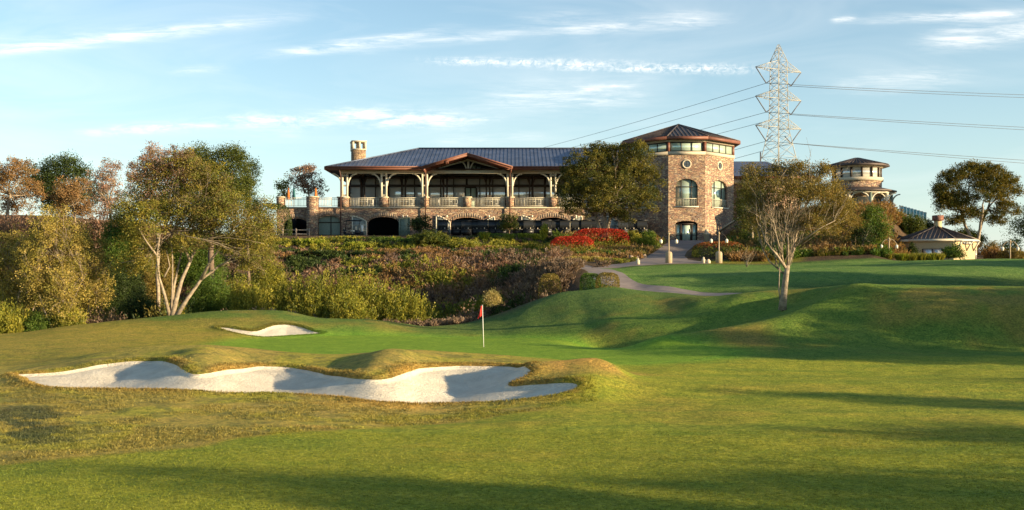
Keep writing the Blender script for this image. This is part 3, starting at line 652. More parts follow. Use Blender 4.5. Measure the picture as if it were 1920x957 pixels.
# deck, sill band
d = MB(); d.box(fx(519), fx(1252), YB-.1, 131, deck+.001, deck+.16); part(d, 'balcony_deck', M['caststone'])
piers = [646, 719.5, 796, 876, 956, 1037, 1115, 1193]
ptop = fz(371.5)
for px in piers:
    p = MB(); x = fx(px); hw = .46
    p.box(x-hw, x+hw, YB-.22, YB+.62, deck+.17, ptop); o = part(p, 'pier', M['stone'])
    c = MB(); c.box(x-hw-.07, x+hw+.07, YB-.29, YB+.69, ptop+.002, ptop+.13); sub(c, 'pier_cap', M['caststone'], o)
# terrace wing piers on the left
for (a, b, yy) in [(519, 532, YB), (577, 597, YB-.5), (633, 641, YB+.1)]:
    p = MB(); p.box(fx(a), fx(b), yy-.2, yy+.8, (GZ-1.2 if yy < YB else deck+.17), fz(371)); o = part(p, 'pier', M['stone'])
    c = MB(); c.box(fx(a)-.07, fx(b)+.07, yy-.27, yy+.87, fz(371)+.002, fz(371)+.12); sub(c, 'pier_cap', M['caststone'], o)
def railing(xa, xb, y=YB+.1, z0=None, h=1.05):
    z0 = deck+.16 if z0 is None else z0
    m = MB(); m.box(xa, xb, y-.04, y+.04, z0+h-.05, z0+h+.02); m.box(xa, xb, y-.025, y+.025, z0+.10, z0+.15); m.box(xa, xb, y-.02, y+.02, z0+h-.22, z0+h-.18)
    n = max(3, int((xb-xa)/.17))
    for i in range(1, n):
        x = xa+(xb-xa)*i/n; hw = .035 if i % max(1, n//3) == 0 else .016
        m.box(x-hw, x+hw, y-.015, y+.015, z0+.15, z0+h-.06)
    return part(m, 'railing', M['cream'])
pr = [fx(p) for p in piers]
railing(fx(532), fx(577)); railing(fx(597), fx(633))
for a, b in zip(pr[:-1], pr[1:]): railing(a+.46, b-.46)
railing(pr[-1]+.46, fx(1253))
# porch columns with curved brackets
bz0, bz1 = fz(325.5), fz(319)
def colm(px, y, mat, left=True, right=True, pair=True, name='porch_column', top=None):
    x = fx(px); z0 = ptop+.13; zt = bz0 if top is None else top
    m = MB()
    for dx in ((-.27, .27) if pair else (0,)): m.box(x+dx-.11, x+dx+.11, y-.12, y+.12, z0, zt)
    if pair:
        for z in (z0+.1, z0+1.2, zt-.3): m.box(x-.16, x+.16, y-.07, y+.07, z, z+.18)
    o = part(m, name, mat)
    e = .27 if pair else 0; rx, rz = 1.05, 1.35
    for s, ok in ((-1, left), (1, right)):
        if not ok: continue
        b = MB(); b.arc((x+s*(e+.09+rx), y, zt-rz-.03), rx, rz, math.pi if s < 0 else math.pi, math.pi/2, .17, .2, 9) if s > 0 else b.arc((x-(e+.09+rx), y, zt-rz-.03), rx, rz, 0, math.pi/2, .17, .2, 9)
        sub(b, 'bracket', mat, o)
for i, px in enumerate(piers):
    if px != 876: colm(px, YB+.2, M['cream'])
# row of dark posts in front of the glass
for px in (680, 757, 840-5, 915, 996, 1075, 1150):
    m = MB(); x = fx(px, 129); zz = fz(329, 129)
    for dx in (-.2, .2): m.box(x+dx-.09, x+dx+.09, 128.9, 129.1, deck+.16, zz)
    o = part(m, 'inner_post', M['darkbrown'])
    for s in (-1, 1):
        b = MB(); b.arc((x+s*(.3+.75), 129, zz-.85), .75, .8, 0 if s < 0 else math.pi, math.pi/2, .13, .16, 8); sub(b, 'bracket', M['darkbrown'], o)
b = MB(); b.box(fx(636), fx(800)-.3, YB+.02, YB+.38, bz0, bz1); b.box(fx(955), fx(1250), YB+.02, YB+.38, bz0, bz1)
b.beam((fx(638), YB+.3, (bz0+bz1)/2), (fx(650, 134), 134, (bz0+bz1)/2), .3, .35)
part(b, 'porch_beam', M['cream'])
# glass wall of the dining room
gm = MB(); xa, xb = fx(655, 130.5), fx(1260, 130.5); gm.box(xa, xb, 130.5, 130.6, deck+.17, fz(334, 130.5))
gl = part(gm, 'glass_wall', M['glass'])
fm = MB(); x = xa
k = 0
while x < xb:
    wd = .11 if k % 3 == 0 else .05
    fm.box(x-wd, x+wd, 130.34, 130.49, deck+.17, fz(334, 130.5)); x += 1.55; k += 1
for z, h in ((fz(349, 130.5), .3), (fz(333, 130.5), .35), (deck+.3, .15)): fm.box(xa, xb, 130.3, 130.485, z-h/2, z+h/2)
sub(fm, 'mullions', M['darkbrown'], gl)
gs = MB(); gs.box(xa-.1, xa-.02, 130.5, 138, deck, fz(330, 130.5)); part(gs, 'side_wall', M['darkbrown'])
# patio door in the glass wall
pdm = MB()
for a in (872, 882.5, 893): pdm.box(fx(a, 130)-.07, fx(a, 130)+.07, 130.15, 130.29, deck+.17, fz(352, 130))
pdm.box(fx(872, 130), fx(893, 130), 130.16, 130.28, fz(353, 130), fz(351, 130))
dr = part(pdm, 'patio_door', M['darkbrown']); q = MB(); q.box(fx(873, 130), fx(892, 130), 130.21, 130.24, deck+.2, fz(353, 130)); sub(q, 'door_glass', M['greenglass'], dr)
# ceiling over the porch
c = MB(); c.box(fx(613, 124), fx(1252), 124.3, 143, bz1+.02, bz1+.10); part(c, 'porch_ceiling', M['darkbrown'])
# ---- main roof
ye, yr = 123.6, 134.2; ze = fz(313.5, ye); zr = fz(279, yr); sl_ = (zr-ze)/(yr-ye)
xL = fx(610, ye); xRi = 20.5; xrL = fx(785, yr); yb_ = 2*yr-ye
gxl, gxr = fx(797, ye), fx(957, ye); gxc = (gxl+gxr)/2; gya = 122.4; gza = fz(287.5, gya)
zfoot = ze; gsl = (gza-ze)/((gxr-gxl)/2); yv = ye+(gza-ze)/sl_
R = MB()
top = [(xL, ye, ze), (gxl, ye, ze), (gxc, yv, gza), (gxr, ye, ze), (xRi, ye, ze), (xRi, yr, zr), (xrL, yr, zr)]
R.add([top[0], top[1], top[2], top[6]], [(0, 1, 2, 3)]); R.add([top[2], top[5], top[6]], [(0, 1, 2)]); R.add([top[2], top[3], top[4], top[5]], [(0, 1, 2, 3)])
R.add([(xL, ye, ze), (xrL, yr, zr), (xL, yb_, ze)], [(0, 1, 2)])
R.add([(xL, yb_, ze), (xrL, yr, zr), (xRi, yr, zr), (xRi, yb_, ze)], [(0, 1, 2, 3)])
R.add([(xRi, ye, ze), (xRi, yb_, ze), (xRi, yr, zr)], [(0, 1, 2)])
# standing seams
def seam(a, b, h=.05, w_=.03): R.beam((a[0], a[1], a[2]+h/2), (b[0], b[1], b[2]+h/2), w_, h)
x = xL+.3
while x < xRi-.1:
    yt = yr if x > xrL else ye+(x-xL)*(yr-ye)/(xrL-xL)
    y0 = ye
    if gxl < x < gxr: y0 = ye+(yv-ye)*(1-abs(x-gxc)/((gxr-gxl)/2))
    if yt-y0 > .2: seam((x, y0, ze+(y0-ye)*sl_), (x, yt, ze+(yt-ye)*sl_))
    x += .45
y = ye+.4
while y < yb_-.3:
    t = 1-abs(y-yr)/(yr-ye); seam((xL, y, ze), (xL+(xrL-xL)*t, y, ze+(zr-ze)*t)); y += .45
seam((xL, ye, ze), (xrL, yr, zr), .12, .2); seam((xrL, yr, zr), (xRi, yr, zr), .12, .25)
seam((gxl, ye, ze), (gxc, yv, gza), .04, .2); seam((gxr, ye, ze), (gxc, yv, gza), .04, .2)
roof = part(R, 'roof', M['roof'])
fa = MB(); T = .30
fa.box(xL-.05, gxl, ye-.12, ye-.005, ze-T, ze+.06); fa.box(gxr, xRi, ye-.12, ye-.005, ze-T, ze+.06); fa.box(xL-.12, xL-.005, ye-.12, yb_, ze-T, ze+.06)
fa.box(xL, gxl, ye-.24, ye-.125, ze-.06, ze+.08); fa.box(gxr, xRi, ye-.24, ye-.125, ze-.06, ze+.08)
fa.box(xL, gxl, ye+.01, YB+.5, ze-.20, ze-.10); fa.box(gxr, xRi, ye+.01, YB+.5, ze-.20, ze-.10)
sub(fa, 'fascia', M['rust'], roof)
# ---- gable
Gm = MB(); fL, fR = gxl-.25, gxr+.25; zf = gza-gsl*(gxc-fL)
for s, xf in ((-1, fL), (1, fR)):
    a, b, c2, d2 = (xf, gya, zf), (gxc, gya, gza), (gxc, yv+.05, gza+.001), (xf, ye, zf)
    Gm.quad(a, b, c2, d2); Gm.quad((xf, gya, zf-.06), (xf, ye, zf-.06), (gxc, yv, gza-.06), (gxc, gya, gza-.06))
    y = gya+.2
    for k in range(14):
        t = k/14; yt = gya+.05
        xx = gxc+(xf-gxc)*t; zz = gza-(gza-zf)*t; y1 = yv+(ye-yv)*t
    k = 0; y = gya+.1
    while y < yv:
        t = 1.0 if y < ye else 1-(y-ye)/(yv-ye)
        if t > .05: Gm.beam((gxc, y, gza+.035), (gxc+(xf-gxc)*t, y, gza-(gza-zf)*t+.035), .035, .07)
        y += .45
Gm.beam((gxc, gya, gza+.03), (gxc, yv, gza+.03), .25, .08)
gab = part(Gm, 'gable_roof', M['roof'])
rk = MB()
for xf in (fL, fR):
    rk.beam((xf, gya-.06, zf-.17), (gxc, gya-.06, gza-.17), .12, .32, up=(0, 0, 1)); rk.beam((xf, gya-.14, zf-.03), (gxc, gya-.14, gza-.03), .14, .14)
    for yy in (ye-.1, ye+1.2): rk.beam((xf*.93+gxc*.07, yy, zf-.2), (gxc, yy, gza-.25), .14, .22)
    rk.beam((xf+(.2 if xf < gxc else -.2), gya, zf-.35), (xf+(.2 if xf < gxc else -.2), YB+.2, zf-.35), .22, .3)
for t in (.47, .5): rk.beam((gxc-4.7*t, gya-.2, gza-(gza-zf)*t-.25), (gxc-4.7*t, gya+1, gza-(gza-zf)*t-.25), .18, .3)
sub(rk, 'rake_board', M['rust'], gab)
tr = MB(); yt = YB+.2; zb = fz(322); x0, x1 = fx(800), fx(955)
tr.box(x0, x1, yt-.17, yt+.17, fz(325.5), fz(319.5))
apz = fz(299); 
for xe in (x0, x1): tr.beam((xe, yt, fz(320)), (gxc, yt, apz), .3, .3)
tr.box(gxc-.12, gxc+.12, yt-.12, yt+.12, fz(320), apz-.1)
for s in (-1, 1): tr.arc((gxc+s*1.35, yt, fz(320)-.1), 1.15, 1.35, 0 if s < 0 else math.pi, math.pi/2, .16, .18, 9)
part(tr, 'gable_truss', M['cream'])
# gable interior back panel with small clerestory panes
gb = MB(); gb.add([(gxl+.3, 128.2, bz1+.11), (gxr-.3, 128.2, bz1+.11), (gxc, 128.2, gza-.3)], [(0, 1, 2)]); gp = part(gb, 'gable_infill', M['darkbrown'])
gq = MB()
for i in range(5): xx = gxc+.3+i*.55; gq.box(xx, xx+.45, 128.12, 128.16, bz1+.3, gza-.55-(xx+.45-gxc)*gsl)
sub(gq, 'clerestory_pane', M['greenglass'], gp)
# downpipes
for px in (639, 798, 956):
    m = MB(); x = fx(px, YB-.3); m.tube([(x, ye, ze-.3), (x, YB-.34, bz0-.4), (x, YB-.34, GZ+.1)], .07, 8); part(m, 'downpipe', M['downpipe'], smooth=False)
# chimney
cm_ = Matrix.Translation((fx(672, 131), 131, 0)) @ Matrix.Rotation(math.radians(14), 4, 'Z')
ch = MB(cm_); z1 = fz(283, 131); ch.box(-.78, .78, -.9, .9, 12.3, z1); cho = part(ch, 'chimney', m_stone('tan_stone', [(.36, .24, .13), (.44, .31, .18), (.28, .17, .10), (.40, .27, .16), (.33, .22, .15)]))
cc = MB(cm_); zt = fz(266, 131); cc.box(-.86, .86, -.98, .98, z1+.002, z1+.14); cc.box(-.9, .9, -1.02, 1.02, zt-.12, zt+.02)
for ax, ay in [(-.72, -.84), (.72, -.84), (-.72, .84), (.72, .84), (.05, -.84), (.05, .84), (.72, -.28), (.72, .28), (-.72, -.28), (-.72, .28)]: cc.box(ax-.13, ax+.13, ay-.13, ay+.13, z1+.14, zt-.12)
cc.box(-.25, .25, -.3, .3, z1+.14, zt-.13)
sub(cc, 'chimney_cap', M['caststone'], cho)
# wall lanterns under the balcony
for px in (756, 764, 838, 917, 998, 1080):
    m = MB(); x = fx(px); m.lathe([(.02, -.2), (.08, -.16), (.09, .02), (.02, .08)], (x, YB-.2, fz(405)), 8); m.box(x-.03, x+.03, YB-.2, YB-.001, fz(405)-.02, fz(405)+.03); part(m, 'wall_lantern', M['lamp'])
# ---- tower
YT = 121.0; txc = (fx(1253, YT)+fx(1322, YT))/2; hw = (fx(1322, YT)-fx(1253, YT))/2; dg = 3.95
tz = lambda py: (HY-py)*YT/F
octv = [(-hw, 0), (hw, 0), (hw+dg, dg), (hw+dg, dg+2*hw), (hw, 2*dg+2*hw), (-hw, 2*dg+2*hw), (-hw-dg, dg+2*hw), (-hw-dg, dg)]
octv = [(txc+a, YT+b) for a, b in octv]; tcx, tcy = txc, YT+dg+hw
def face_mat(i):
    a = Vector((*octv[i], 0)); b = Vector((*octv[(i+1) % 8], 0)); d = (b-a).normalized(); n = Vector((d.y, -d.x, 0))
    m = Matrix(((d.x, -n.x, 0, a.x), (d.y, -n.y, 0, a.y), (0, 0, 1, 0), (0, 0, 0, 1))); return m, (b-a).length
tower = part(MB(), 'tower', M['stone']) if False else None
tw = MB(); gaz = GZ-1.5; midz = tz(389); topz = tz(290.5)
fr = MB(); gl = MB(); bd = MB(); cl = MB(); clf = MB(); rd = MB(); rg_ = MB(); dk = MB(); bal = MB()
tops = (1266, 1307)
FP = []
for i in range(8):
    m, Lf = face_mat(i); tw.M = m
    fr = MB(); gl = MB(); bd = MB(); cl = MB(); clf = MB(); rd = MB(); rg_ = MB(); dk = MB(); bal = MB()
    c = Lf/2; front = i in (0, 1, 7)
    hwn = 1.22 if i != 1 else 1.5
    lo = []; hi = []
    if i == 0: lo = [(c-1.25, c+1.2, gaz, tz(420), tz(414.5))]
    if i == 1: lo = [(c+.2, c+1.9, GZ+.6, tz(430), tz(424))]
    if front: hi = [(c-hwn, c+hwn, midz+.05, tz(349), tz(335.5))]
    tw.arch_wall(0, Lf, gaz, midz, lo, 0, .45); tw.arch_wall(0, Lf, midz, topz, hi, 0, .45)
    bd.M = m; bd.box(-.03, Lf+.03, -.12, .1, topz+.002, tz(284.5)); bd.box(-.03, Lf+.03, -.05, .1, tz(266), tz(261))
    cl.M = m; cl.box(.02, Lf-.02, .06, .12, tz(284.5)+.01, tz(266)-.01)
    clf.M = m
    for k in range(5):
        x = .25+(Lf-.5)*k/(4 if i % 2 else 3)
        if x > Lf-.2: break
        clf.box(x-.045, x+.045, -.0, .055, tz(284.5)+.012, tz(266)-.012)
    clf.box(.2, Lf-.2, -.002, .05, tz(268)-.02, tz(266)-.014); clf.box(.2, Lf-.2, -.002, .05, tz(284.5)+.013, tz(284.5)+.1)
    rd.M = m; rd.box(-.12, .16, -.06, .3, tz(284.5)+.01, tz(266)-.012); rd.box(-.10, .14, -.07, -.062, tz(284.5)+.012, tz(266)-.014)
    if front:
        gl.M = m; gl.box(c-hwn, c+hwn, .3, .33, midz+.06, tz(336)); fr.M = m
        n = 3
        for k in range(n+1):
            x = c-hwn+2*hwn*k/n if k in (0, n) else c-hwn+2*hwn*(.27 if k == 1 else .73); fr.box(x-.03, x+.03, .2, .295, midz+.06, tz(346) if k in (0, n) else tz(337.5))
        fr.box(c-hwn, c+hwn, .205, .29, tz(350)-.03, tz(350)+.03); fr.box(c-hwn, c+hwn, .205, .29, midz+.07, midz+.15)
        bal.M = m; bal.box(c-hwn-.1, c+hwn+.1, -.12, .0, midz+.0, midz+.12)
        bal.box(c-hwn+.02, c+hwn-.02, .06, .1, midz+.95, midz+1.0)
        for k in range(1, 14): x = c-hwn+2*hwn*k/14; bal.box(x-.014, x+.014, .065, .095, midz+.12, midz+.95)
        # round window: ring and dark pane
        rr_ = MB(m); zc = tz(308); ro, ri_ = .52, .36; vs = []; fs = []; N = 24
        for k in range(N):
            a = 2*math.pi*k/N
            for (rad, yy) in ((ri_, .02), (ri_, -.08), (ro, -.08), (ro, .02)): vs.append((c+rad*math.cos(a), yy, zc+rad*math.sin(a)))
        for k in range(N):
            for j in range(3): a = k*4+j; b2_ = ((k+1) % N)*4+j; fs.append((a, b2_, b2_+1, a+1))
        rg_.M = m; rg_.add(vs, fs)
        dk.M = m; dk.add([(c+ri_*math.cos(2*math.pi*k/N), -.02, zc+ri_*math.sin(2*math.pi*k/N)) for k in range(N)], [tuple(range(N))])
        fr.box(c-.02, c+.02, -.05, -.025, zc-ri_, zc+ri_); fr.box(c-ri_, c+ri_, -.052, -.027, zc-.02, zc+.02)
    if i == 0:
        slL = MB(m); slL.box(c-1.2, c-.62, .3, .33, GZ-.5, tz(420)); slR = MB(m); slR.box(c+.58, c+1.15, .3, .33, GZ-.5, tz(420)); FP += [('side_light', 'greenglass', slL), ('side_light', 'greenglass', slR)]
        for x in (c-1.2, c-.62, c+.58, c+1.15): fr.box(x-.07, x+.07, .15, .27, GZ-.9, tz(419))
        fr.box(c-1.2, c+1.15, .14, .26, tz(420)-.05, tz(420)+.08); fr.box(c-1.2, c-.62, .16, .25, tz(441)-.03, tz(441)+.03); fr.box(c+.58, c+1.15, .16, .25, tz(441)-.03, tz(441)+.03)
        dmb = MB(m); dmb.box(c-.55, c+.51, .2, .25, GZ-.9, tz(421)); door_m = dmb
        bl = MB(m); bl.box(c-.44, c+.40, .17, .195, GZ-.4, tz(423)); handle = MB(m); handle.box(c+.42, c+.46, .1, .19, GZ+.5, GZ+.9)
    FP += [(a_, c_, b_) for a_, c_, b_ in [('stone_band', 'caststone', bd), ('clerestory_glass', 'greenglass', cl), ('clerestory_frame', 'darkbrown', clf), ('corner_post', 'rust', rd), ('tall_window', 'greenglass', gl),
           ('window_frame', 'darkbrown', fr), ('window_balcony', 'cream', bal), ('round_window_surround', 'caststone', rg_), ('round_window', 'darkglass', dk)] if b_.v]
tw.M = Matrix(); tower = part(tw, 'tower', M['stone'])
for nm_, mt_, b_ in FP: sub(b_, nm_, M[mt_], tower)
dd = part(door_m, 'tower_door', M['darkbrown'], label='dark framed glass door at the foot of the tower'); sub(bl, 'door_glass', M['greenglass'], dd); sub(handle, 'handle', M['steel'], dd)
# tower roof
ev = [(tcx+(a-tcx)*1.115, tcy+(b-tcy)*1.115) for a, b in octv]; zev = (HY-256)*(YT-.6)/F; ap = (tcx, tcy, (HY-234)*(tcy)/F)
tr_ = MB()
for i in range(8):
    a, b = ev[i], ev[(i+1) % 8]; tr_.add([(a[0], a[1], zev), (b[0], b[1], zev), ap], [(0, 1, 2)])
    A = Vector((a[0], a[1], zev)); B = Vector((b[0], b[1], zev)); P = Vector(ap); Ln = (B-A).length; n = int(Ln/.42)
    for k in range(1, n):
        s_ = A+(B-A)*k/n; t = 1-abs(2*k/n-1); mid = (A+B)/2; e = s_+(P-mid)*t*.98; up = Vector((0, 0, .035)); tr_.beam(s_+up, e+up, .035, .07)
    tr_.beam(A+Vector((0, 0, .04)), P+Vector((0, 0, .04)), .16, .1)
tro = part(tr_, 'tower_roof', M['brownroof'])
ff = MB(); sf = MB()
for i in range(8):
    a, b = Vector((*ev[i], zev)), Vector((*ev[(i+1) % 8], zev)); ff.beam(a-Vector((0, 0, .16)), b-Vector((0, 0, .16)), .1, .34)
sf.add([(x, y, zev-.3) for x, y in ev], [tuple(range(8))])
sub(ff, 'fascia', M['rust'], tro); sub(sf, 'soffit', M['darkbrown'], tro)
# link roof to the right of the tower
lk = MB(); y0 = 134; za, zb2 = (HY-331)*y0/F, (HY-303)*(y0+7)/F
xa, xb = (1378-960)*y0/F, (1490-960)*y0/F
lk.quad((xa, y0, za), (xb+2.5, y0, za), (xb-2, y0+7, zb2), (xa, y0+7, zb2)); lk.quad((xb+2.5, y0, za), (xb+2.5, y0+14, za), (xb-2, y0+7, zb2)); lk.quad((xa, y0+7, zb2), (xb-2, y0+7, zb2), (xb+2.5, y0+14, za), (xa, y0+14, za))
lr = part(lk, 'wing_roof', M['roof']); m = MB(); m.box(xa, xb+2.5, y0-.12, y0-.01, za-.3, za+.04); sub(m, 'fascia', M['rust'], lr)
m = MB(); m.box(xa, xb+1, y0+1, y0+13, GZ, za-.1); wg = part(m, 'wing_wall', M['stone']); m = MB(); m.box(xa, xb+1, y0+.7, y0+.98, za-.8, za-.35); sub(m, 'beam', M['cream'], wg)
# entrance stair with a sloping stone side wall
st = MB(); a = fx(1345, 117); b = fx(1418, 115)
st.add([(a, 117, 3.6), (b, 115, 3.6), (b, 115, 7.6), (a, 117, 4.9), (a+.3, 117.6, 3.6), (b+.3, 115.6, 3.6), (b+.3, 115.6, 7.6), (a+.3, 117.6, 4.9)], [(0, 1, 2, 3), (0, 4, 5, 1), (1, 5, 6, 2), (4, 7, 6, 5), (0, 3, 7, 4)])
sw = tag(st.build('stair_wall', M['stone'], origin=(a, 117, 4)), 'sloping stone wall rising right from the tower foot beside the stair', 'wall')
m = MB(); m.beam((a-.05, 117.25, 5.0), (b+.1, 115.25, 7.7), .75, .14); o = m.build('coping', M['caststone'], sw)
# ---- round pavilion tower on the hill at the right
PY_ = 117.0; pcx = (1623-960)*PY_/F; pz = lambda py: (HY-py)*PY_/F; pcy = PY_+3
pav = empty('round_pavilion', (pcx, pcy, 7.0), 'round stone lookout pavilion with conical brown roof and lower canopy on the hilltop', 'pavilion')
def ring(prof, name, mat, parent=pav, n=20, smooth=False): mm = MB(); mm.lathe(prof, (pcx, pcy, 0), n); return part(mm, name, mat, parent)
drum = ring([(2.62, 6), (2.62, pz(337.5))], 'drum', M['stone'], n=28)
mm = MB(); mm.lathe([(2.78, pz(337.5)+.01), (2.78, pz(331))], (pcx, pcy, 0), 28); sub(mm, 'stone_band', M['caststone'], drum)
wn = ring([(2.45, pz(331)+.01), (2.45, pz(312))], 'lantern_windows', M['glass'], n=28)
for k in range(14):
    mm = MB(); a = 2*math.pi*(k+.3)/14; mm.box(pcx+2.5*math.cos(a)-.09, pcx+2.5*math.cos(a)+.09, pcy+2.5*math.sin(a)-.09, pcy+2.5*math.sin(a)+.09, pz(331)+.02, pz(312)); sub(mm, 'mullion', M['darkbrown'], wn)
ring([(2.75, pz(311.5)), (2.9, pz(309.4))], 'eaves_band', M['caststone'], n=28)
rf_ = MB(); rf_.lathe([(3.42, pz(309.5)), (3.42, pz(306.5)), (.05, pz(290))], (pcx, pcy, 0), 10, a0=.31)
for k in range(50):
    a = 2*math.pi*k/50; rf_.beam((pcx+3.35*math.cos(a), pcy+3.35*math.sin(a), pz(306.5)+.05), (pcx+.3*math.cos(a), pcy+.3*math.sin(a), pz(291)+.0), .04, .07)
part(rf_, 'roof', M['brownroof'], pav)
cn = MB(); cn.lathe([(4.15, pz(358.5)), (4.15, pz(355.5)), (2.66, pz(349))], (pcx, pcy, 0), 10, a0=.31); part(cn, 'canopy', M['brownroof'], pav)
bb = MB(); bb.lathe([(3.8, pz(361.5)), (3.8, pz(358.8))], (pcx, pcy, 0), 10, a0=.31); part(bb, 'canopy_beam', M['cream'], pav)
for k in range(10):
    a = .31+2*math.pi*k/10+.1; x, y = pcx+3.6*math.cos(a), pcy+3.6*math.sin(a); m = MB()
    m.box(x-.13, x+.13, y-.13, y+.13, 6.5, pz(361)); o = part(m, 'canopy_post', M['screen'] if k % 2 else M['cream'], pav)
    b = MB(); b.arc((x+.95, y, pz(361)-1.0), .85, .95, math.pi, math.pi/2, .13, .16, 7); b.arc((x-.95, y, pz(361)-1.0), .85, .95, 0, math.pi/2, .13, .16, 7); sub(b, 'bracket', M['cream'], o)
mm = MB(); mm.lathe([(2.70, 7), (2.70, pz(368))], (pcx, pcy, 0), 28); part(mm, 'ground_floor_glass', M['darkglass'], pav)
# link canopy to the left of the pavilion
# ---- starter house at the right
HYD = 105.0; hcx = (1760-960)*(HYD+3.6)/F; hcy = HYD+3.6; hz_ = gz(hcx, hcy-4)
hz2 = lambda py, Y=HYD: (HY-py)*Y/F
hut = empty('starter_house', (hcx, hcy, hz_), 'small yellow plaster house with brown seamed roof and brick chimney behind the lawn', 'house')
rr = 3.45; ang = math.radians(-90+0)
def poly(rad, k=.30):
    P = []; 
    for i in range(4):
        a = ang+i*math.pi/2; p = Vector((math.cos(a), math.sin(a), 0))*rad; q = Vector((math.cos(a+math.pi/2), math.sin(a+math.pi/2), 0))*rad
        P += [p, p.lerp(q, .72 if i in (0, 3) else .5)]
    return P
sq = [(0, -3.7), (2.9, -1.5), (4.0, .5), (3.4, 2.6), (0, 4.0), (-3.4, 2.6), (-4.05, .4), (-3.4, -1.6)]
sq = [(hcx+a, hcy+b) for a, b in sq]
wm_ = MB()
for i in range(8):
    a, b = sq[i], sq[(i+1) % 8]; wm_.quad((a[0], a[1], hz_-.8), (b[0], b[1], hz_-.8), (b[0], b[1], hz2(449)), (a[0], a[1], hz2(449)))
hw_ = part(wm_, 'wall', M['plaster'], hut)
eo = [(hcx+(a-hcx)*1.06, hcy+(b-hcy)*1.06) for a, b in sq]; hze = hz2(448, hcy-3.7); hap = Vector((hcx-.1, hcy+.2, hz2(424, hcy)))
hr = MB()
for i in range(8):
    A = Vector((*eo[i], hze)); B = Vector((*eo[(i+1) % 8], hze)); hr.add([A, B, hap], [(0, 1, 2)]); n = max(2, int((B-A).length/.38))
    for k in range(1, n):
        s_ = A+(B-A)*k/n; t = 1-abs(2*k/n-1); e = s_+(hap-(A+B)/2)*t*.98; up = Vector((0, 0, .035)); hr.beam(s_+up, e+up, .035, .07)
    hr.beam(A+Vector((0, 0, .03)), hap+Vector((0, 0, .03)), .14, .1)
hro = part(hr, 'roof', M['brownroof'], hut)
ff = MB()
for i in range(8):
    A = Vector((*eo[i], hze-.1)); B = Vector((*eo[(i+1) % 8], hze-.1)); ff.beam(A, B, .1, .22)
ff.add([(x, y, hze-.19) for x, y in eo], [tuple(range(8))])
sub(ff, 'fascia', M['cream'], hro)
# windows and the hatch
def on_face(i, t0, t1, z0, z1, off=.03):
    a = Vector((*sq[i], 0)); b = Vector((*sq[(i+1) % 8], 0)); d = (b-a); n = Vector((d.y, -d.x, 0)).normalized()*off
    p, q = a+d*t0+n, a+d*t1+n; m = MB(); m.add([(p.x, p.y, z0), (q.x, q.y, z0), (q.x, q.y, z1), (p.x, p.y, z1), (p.x-n.x*1.5, p.y-n.y*1.5, z0), (q.x-n.x*1.5, q.y-n.y*1.5, z0), (q.x-n.x*1.5, q.y-n.y*1.5, z1), (p.x-n.x*1.5, p.y-n.y*1.5, z1)], [(0, 1, 2, 3), (0, 4, 5, 1), (1, 5, 6, 2), (2, 6, 7, 3), (3, 7, 4, 0)]); return m
for i, t0, t1, pa, pb in [(7, .28, .75, 483, 466), (7, .02, .06, 487, 452), (6, .35, .75, 487, 468), (1, .25, .62, 486, 467), (0, .42, .92, 458, 452)]:
    fo = part(on_face(i, t0, t1, hz2(pa), hz2(pb), .04), 'window' if t1-t0 > .1 else 'corner_board', M['darkbrown'], hut)
    if t1-t0 > .1: sub(on_face(i, t0+.03, (t0+t1)/2-.015, hz2(pa)+.06, hz2(pb)-.06, .06), 'pane', M['glass'], fo); sub(on_face(i, (t0+t1)/2+.015, t1-.03, hz2(pa)+.06, hz2(pb)-.06, .06), 'pane', M['glass'], fo)
for t in (.12, .62, .95):
    a = Vector((*sq[0], 0)); b = Vector((*sq[1], 0)); p = a+(b-a)*t; n = Vector(((b-a).y, -(b-a).x, 0)).normalized(); m = MB(); zz = hz2(452)
    m.beam((p.x, p.y, zz-.9), (p.x+n.x*.6, p.y+n.y*.6, zz), .12, .12); m.beam((p.x, p.y, zz-.02), (p.x+n.x*.7, p.y+n.y*.7, zz-.02), .12, .12); part(m, 'eaves_bracket', M['cream'], hut)
cb = MB(); cz = hap.z; cb.box(hcx-.28, hcx+.28, hcy-.1, hcy+.5, cz-.6, hz2(414, hcy)); o = part(cb, 'chimney', M['plaster'], hut)
cb = MB(); cb.box(hcx-.42, hcx+.42, hcy-.24, hcy+.64, hz2(414, hcy)+.002, hz2(404, hcy)); sub(cb, 'chimney_cap', m_stone('hut_brick', [(.30, .13, .09), (.36, .18, .12), (.24, .10, .08)], 1.3), o)
# turquoise glass screen on the hill
o = MB(); ya = 119; 
for k in range(8):
    xa = wx(1688+k*6.2, ya); o.box(xa, xa+.32, ya, ya+.04, wz(400, ya)-.12*k, wz(386, ya)-.1*k)
scr = empty('glass_screen', (wx(1710, ya), ya, 6), 'low turquoise glass windscreen on the hill beside the round pavilion', 'glass screen')
part(o, 'glass_panel', M['turq'], scr); o = MB()
for k in range(9): xa = wx(1687+k*6.2, ya); o.box(xa-.02, xa+.02, ya-.03, ya+.07, wz(418, ya), wz(385, ya)-.1*k)
o.beam((wx(1686, ya), ya+.02, wz(385.5, ya)), (wx(1738, ya), ya+.02, wz(385.5, ya)-.85), .05, .05)
part(o, 'screen_rail', M['white'], scr)
